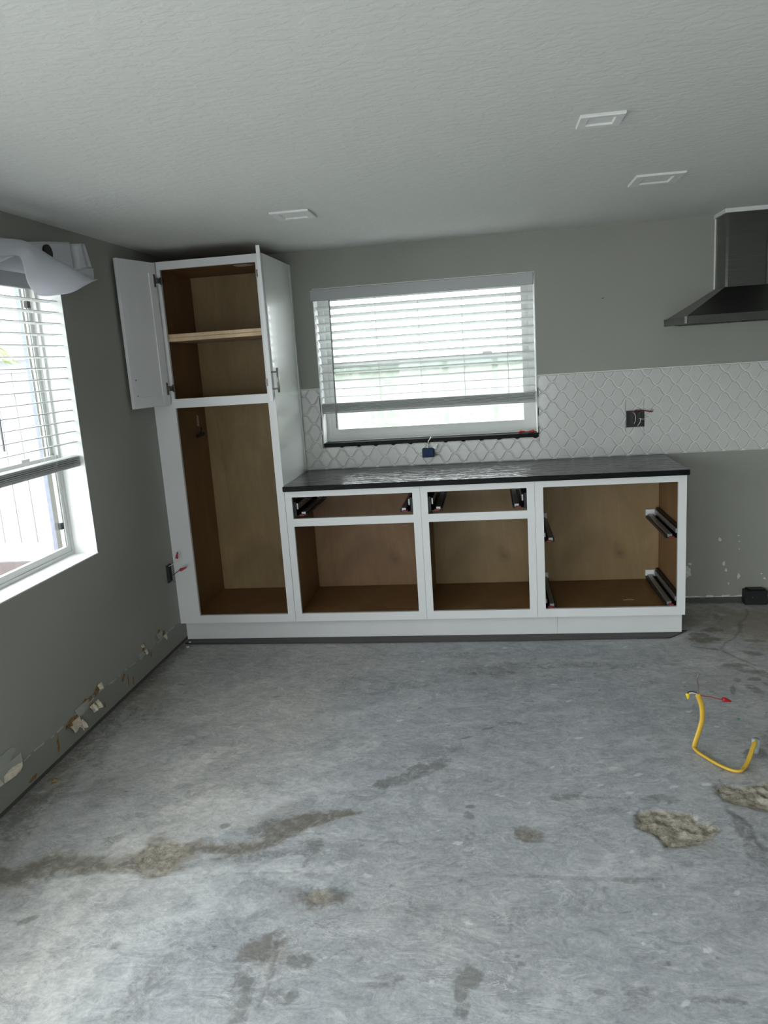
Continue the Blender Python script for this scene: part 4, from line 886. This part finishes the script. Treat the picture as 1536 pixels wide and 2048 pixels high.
# ------------------------------------------------------------------ outdoors
yd = MB().box(-30, 30, -30, 30, -.32, -.26); tag(yd.build('yard_ground', M['paving']), 'pale yard ground around the house', 'ground', kind='structure')
mu = MB().box(-4.5, -1.2, -1.0, .958, -.26, .02); tag(mu.build('mulch_bed', M['mulch']), 'orange brown mulch bed outside the left window in front of the fence', 'mulch')
tag(MB().box(-4.5, -1.78, .93, .975, .0202, .15).build('bed_edging', M['edging']), 'dark edging strip at the foot of the white fence', 'edging')
fn = thing('yard_fence', (-2.9, 1.0, 0), 'white vinyl privacy fence seen through the left window', 'fence')
x = -4.4; k = 0
while x < -1.74:
    w = min(.148, -1.735-x); MB().box(x+.003, x+w-.003, 1.0, 1.022, .25, 1.69, .003).build('board', M['fence'], fn); x += .148
MB().box(-4.4, -1.735, .98, 1.042, .21, .30, .004).build('rail', M['fence'], fn); MB().box(-4.4, -1.735, .98, 1.042, 1.53, 1.575, .004).build('rail', M['fence'], fn); MB().box(-4.4, -1.735, .985, 1.037, 1.69, 1.712, .004).build('rail', M['fence'], fn)
pp = MB(); pp.box(-1.725, -1.565, .96, 1.08, -.26, 2.75, .006); tag(pp.build('stucco_post', M['blue_stucco']), 'blue grey stucco post standing at the end of the white fence', 'post')
nw_ = thing('neighbour_wall', (1.5, 2.6, -.26), 'pale green stucco garden wall outside the back window', 'wall')
MB().box(-1.2, 7, 2.6, 2.8, -.26, 1.50).build('stucco', M['stucco'], nw_)
MB().box(-1.25, 7.05, 2.56, 2.84, 1.50, 1.555, .005).build('coping', M['coping'], nw_)
nh = thing('neighbour_house', (-8, 9, -.26), 'low white house with grey gable roof beyond the fence', 'house')
MB().box(-12, -4.6, 8, 12, -.26, 2.0).build('wall', M['fence'], nh)
MB().prism([(-12.4, 2.0), (-4.2, 2.0), (-8.3, 3.1)], 'y', 7.6, 12.4).build('roof', M['roof'], nh)
pl = thing('palm_tree', (-6.45, 6.2, -.26), 'green palm tree seen through the left window above the fence', 'tree')
tp = Vector((-6.45, 6.2, 2.5)); MB().tube([(-6.45, 6.2, -.26), (-6.43, 6.2, 1.2), tuple(tp)], [.11, .085, .07], 10).build('trunk', M['trunk'], pl, True)
for k in range(14):
    a = 2*PI*k/14+.2; ln = 1.0; mb = MB(); pts = []
    for i in range(9):
        t = i/8; pts.append(tp+Vector((math.cos(a)*ln*t, math.sin(a)*ln*t, .45*t-.95*t*t)))
    sd_ = Vector((-math.sin(a), math.cos(a), 0))
    for i in range(1, 9):
        for s in (-1, 1):
            b_ = pts[i]; l_ = .26*math.sin(PI*(i/9)**.7)+.05; tip = b_+sd_*s*l_+Vector((math.cos(a)*.12, math.sin(a)*.12, -.10))
            d_ = (pts[i]-pts[i-1])*.45; mb.add([b_-d_*.6, b_+d_*.6, tip], [(0, 1, 2)])
    mb.tube(pts, .012, 5); mb.build('frond', M['leaf'], pl)
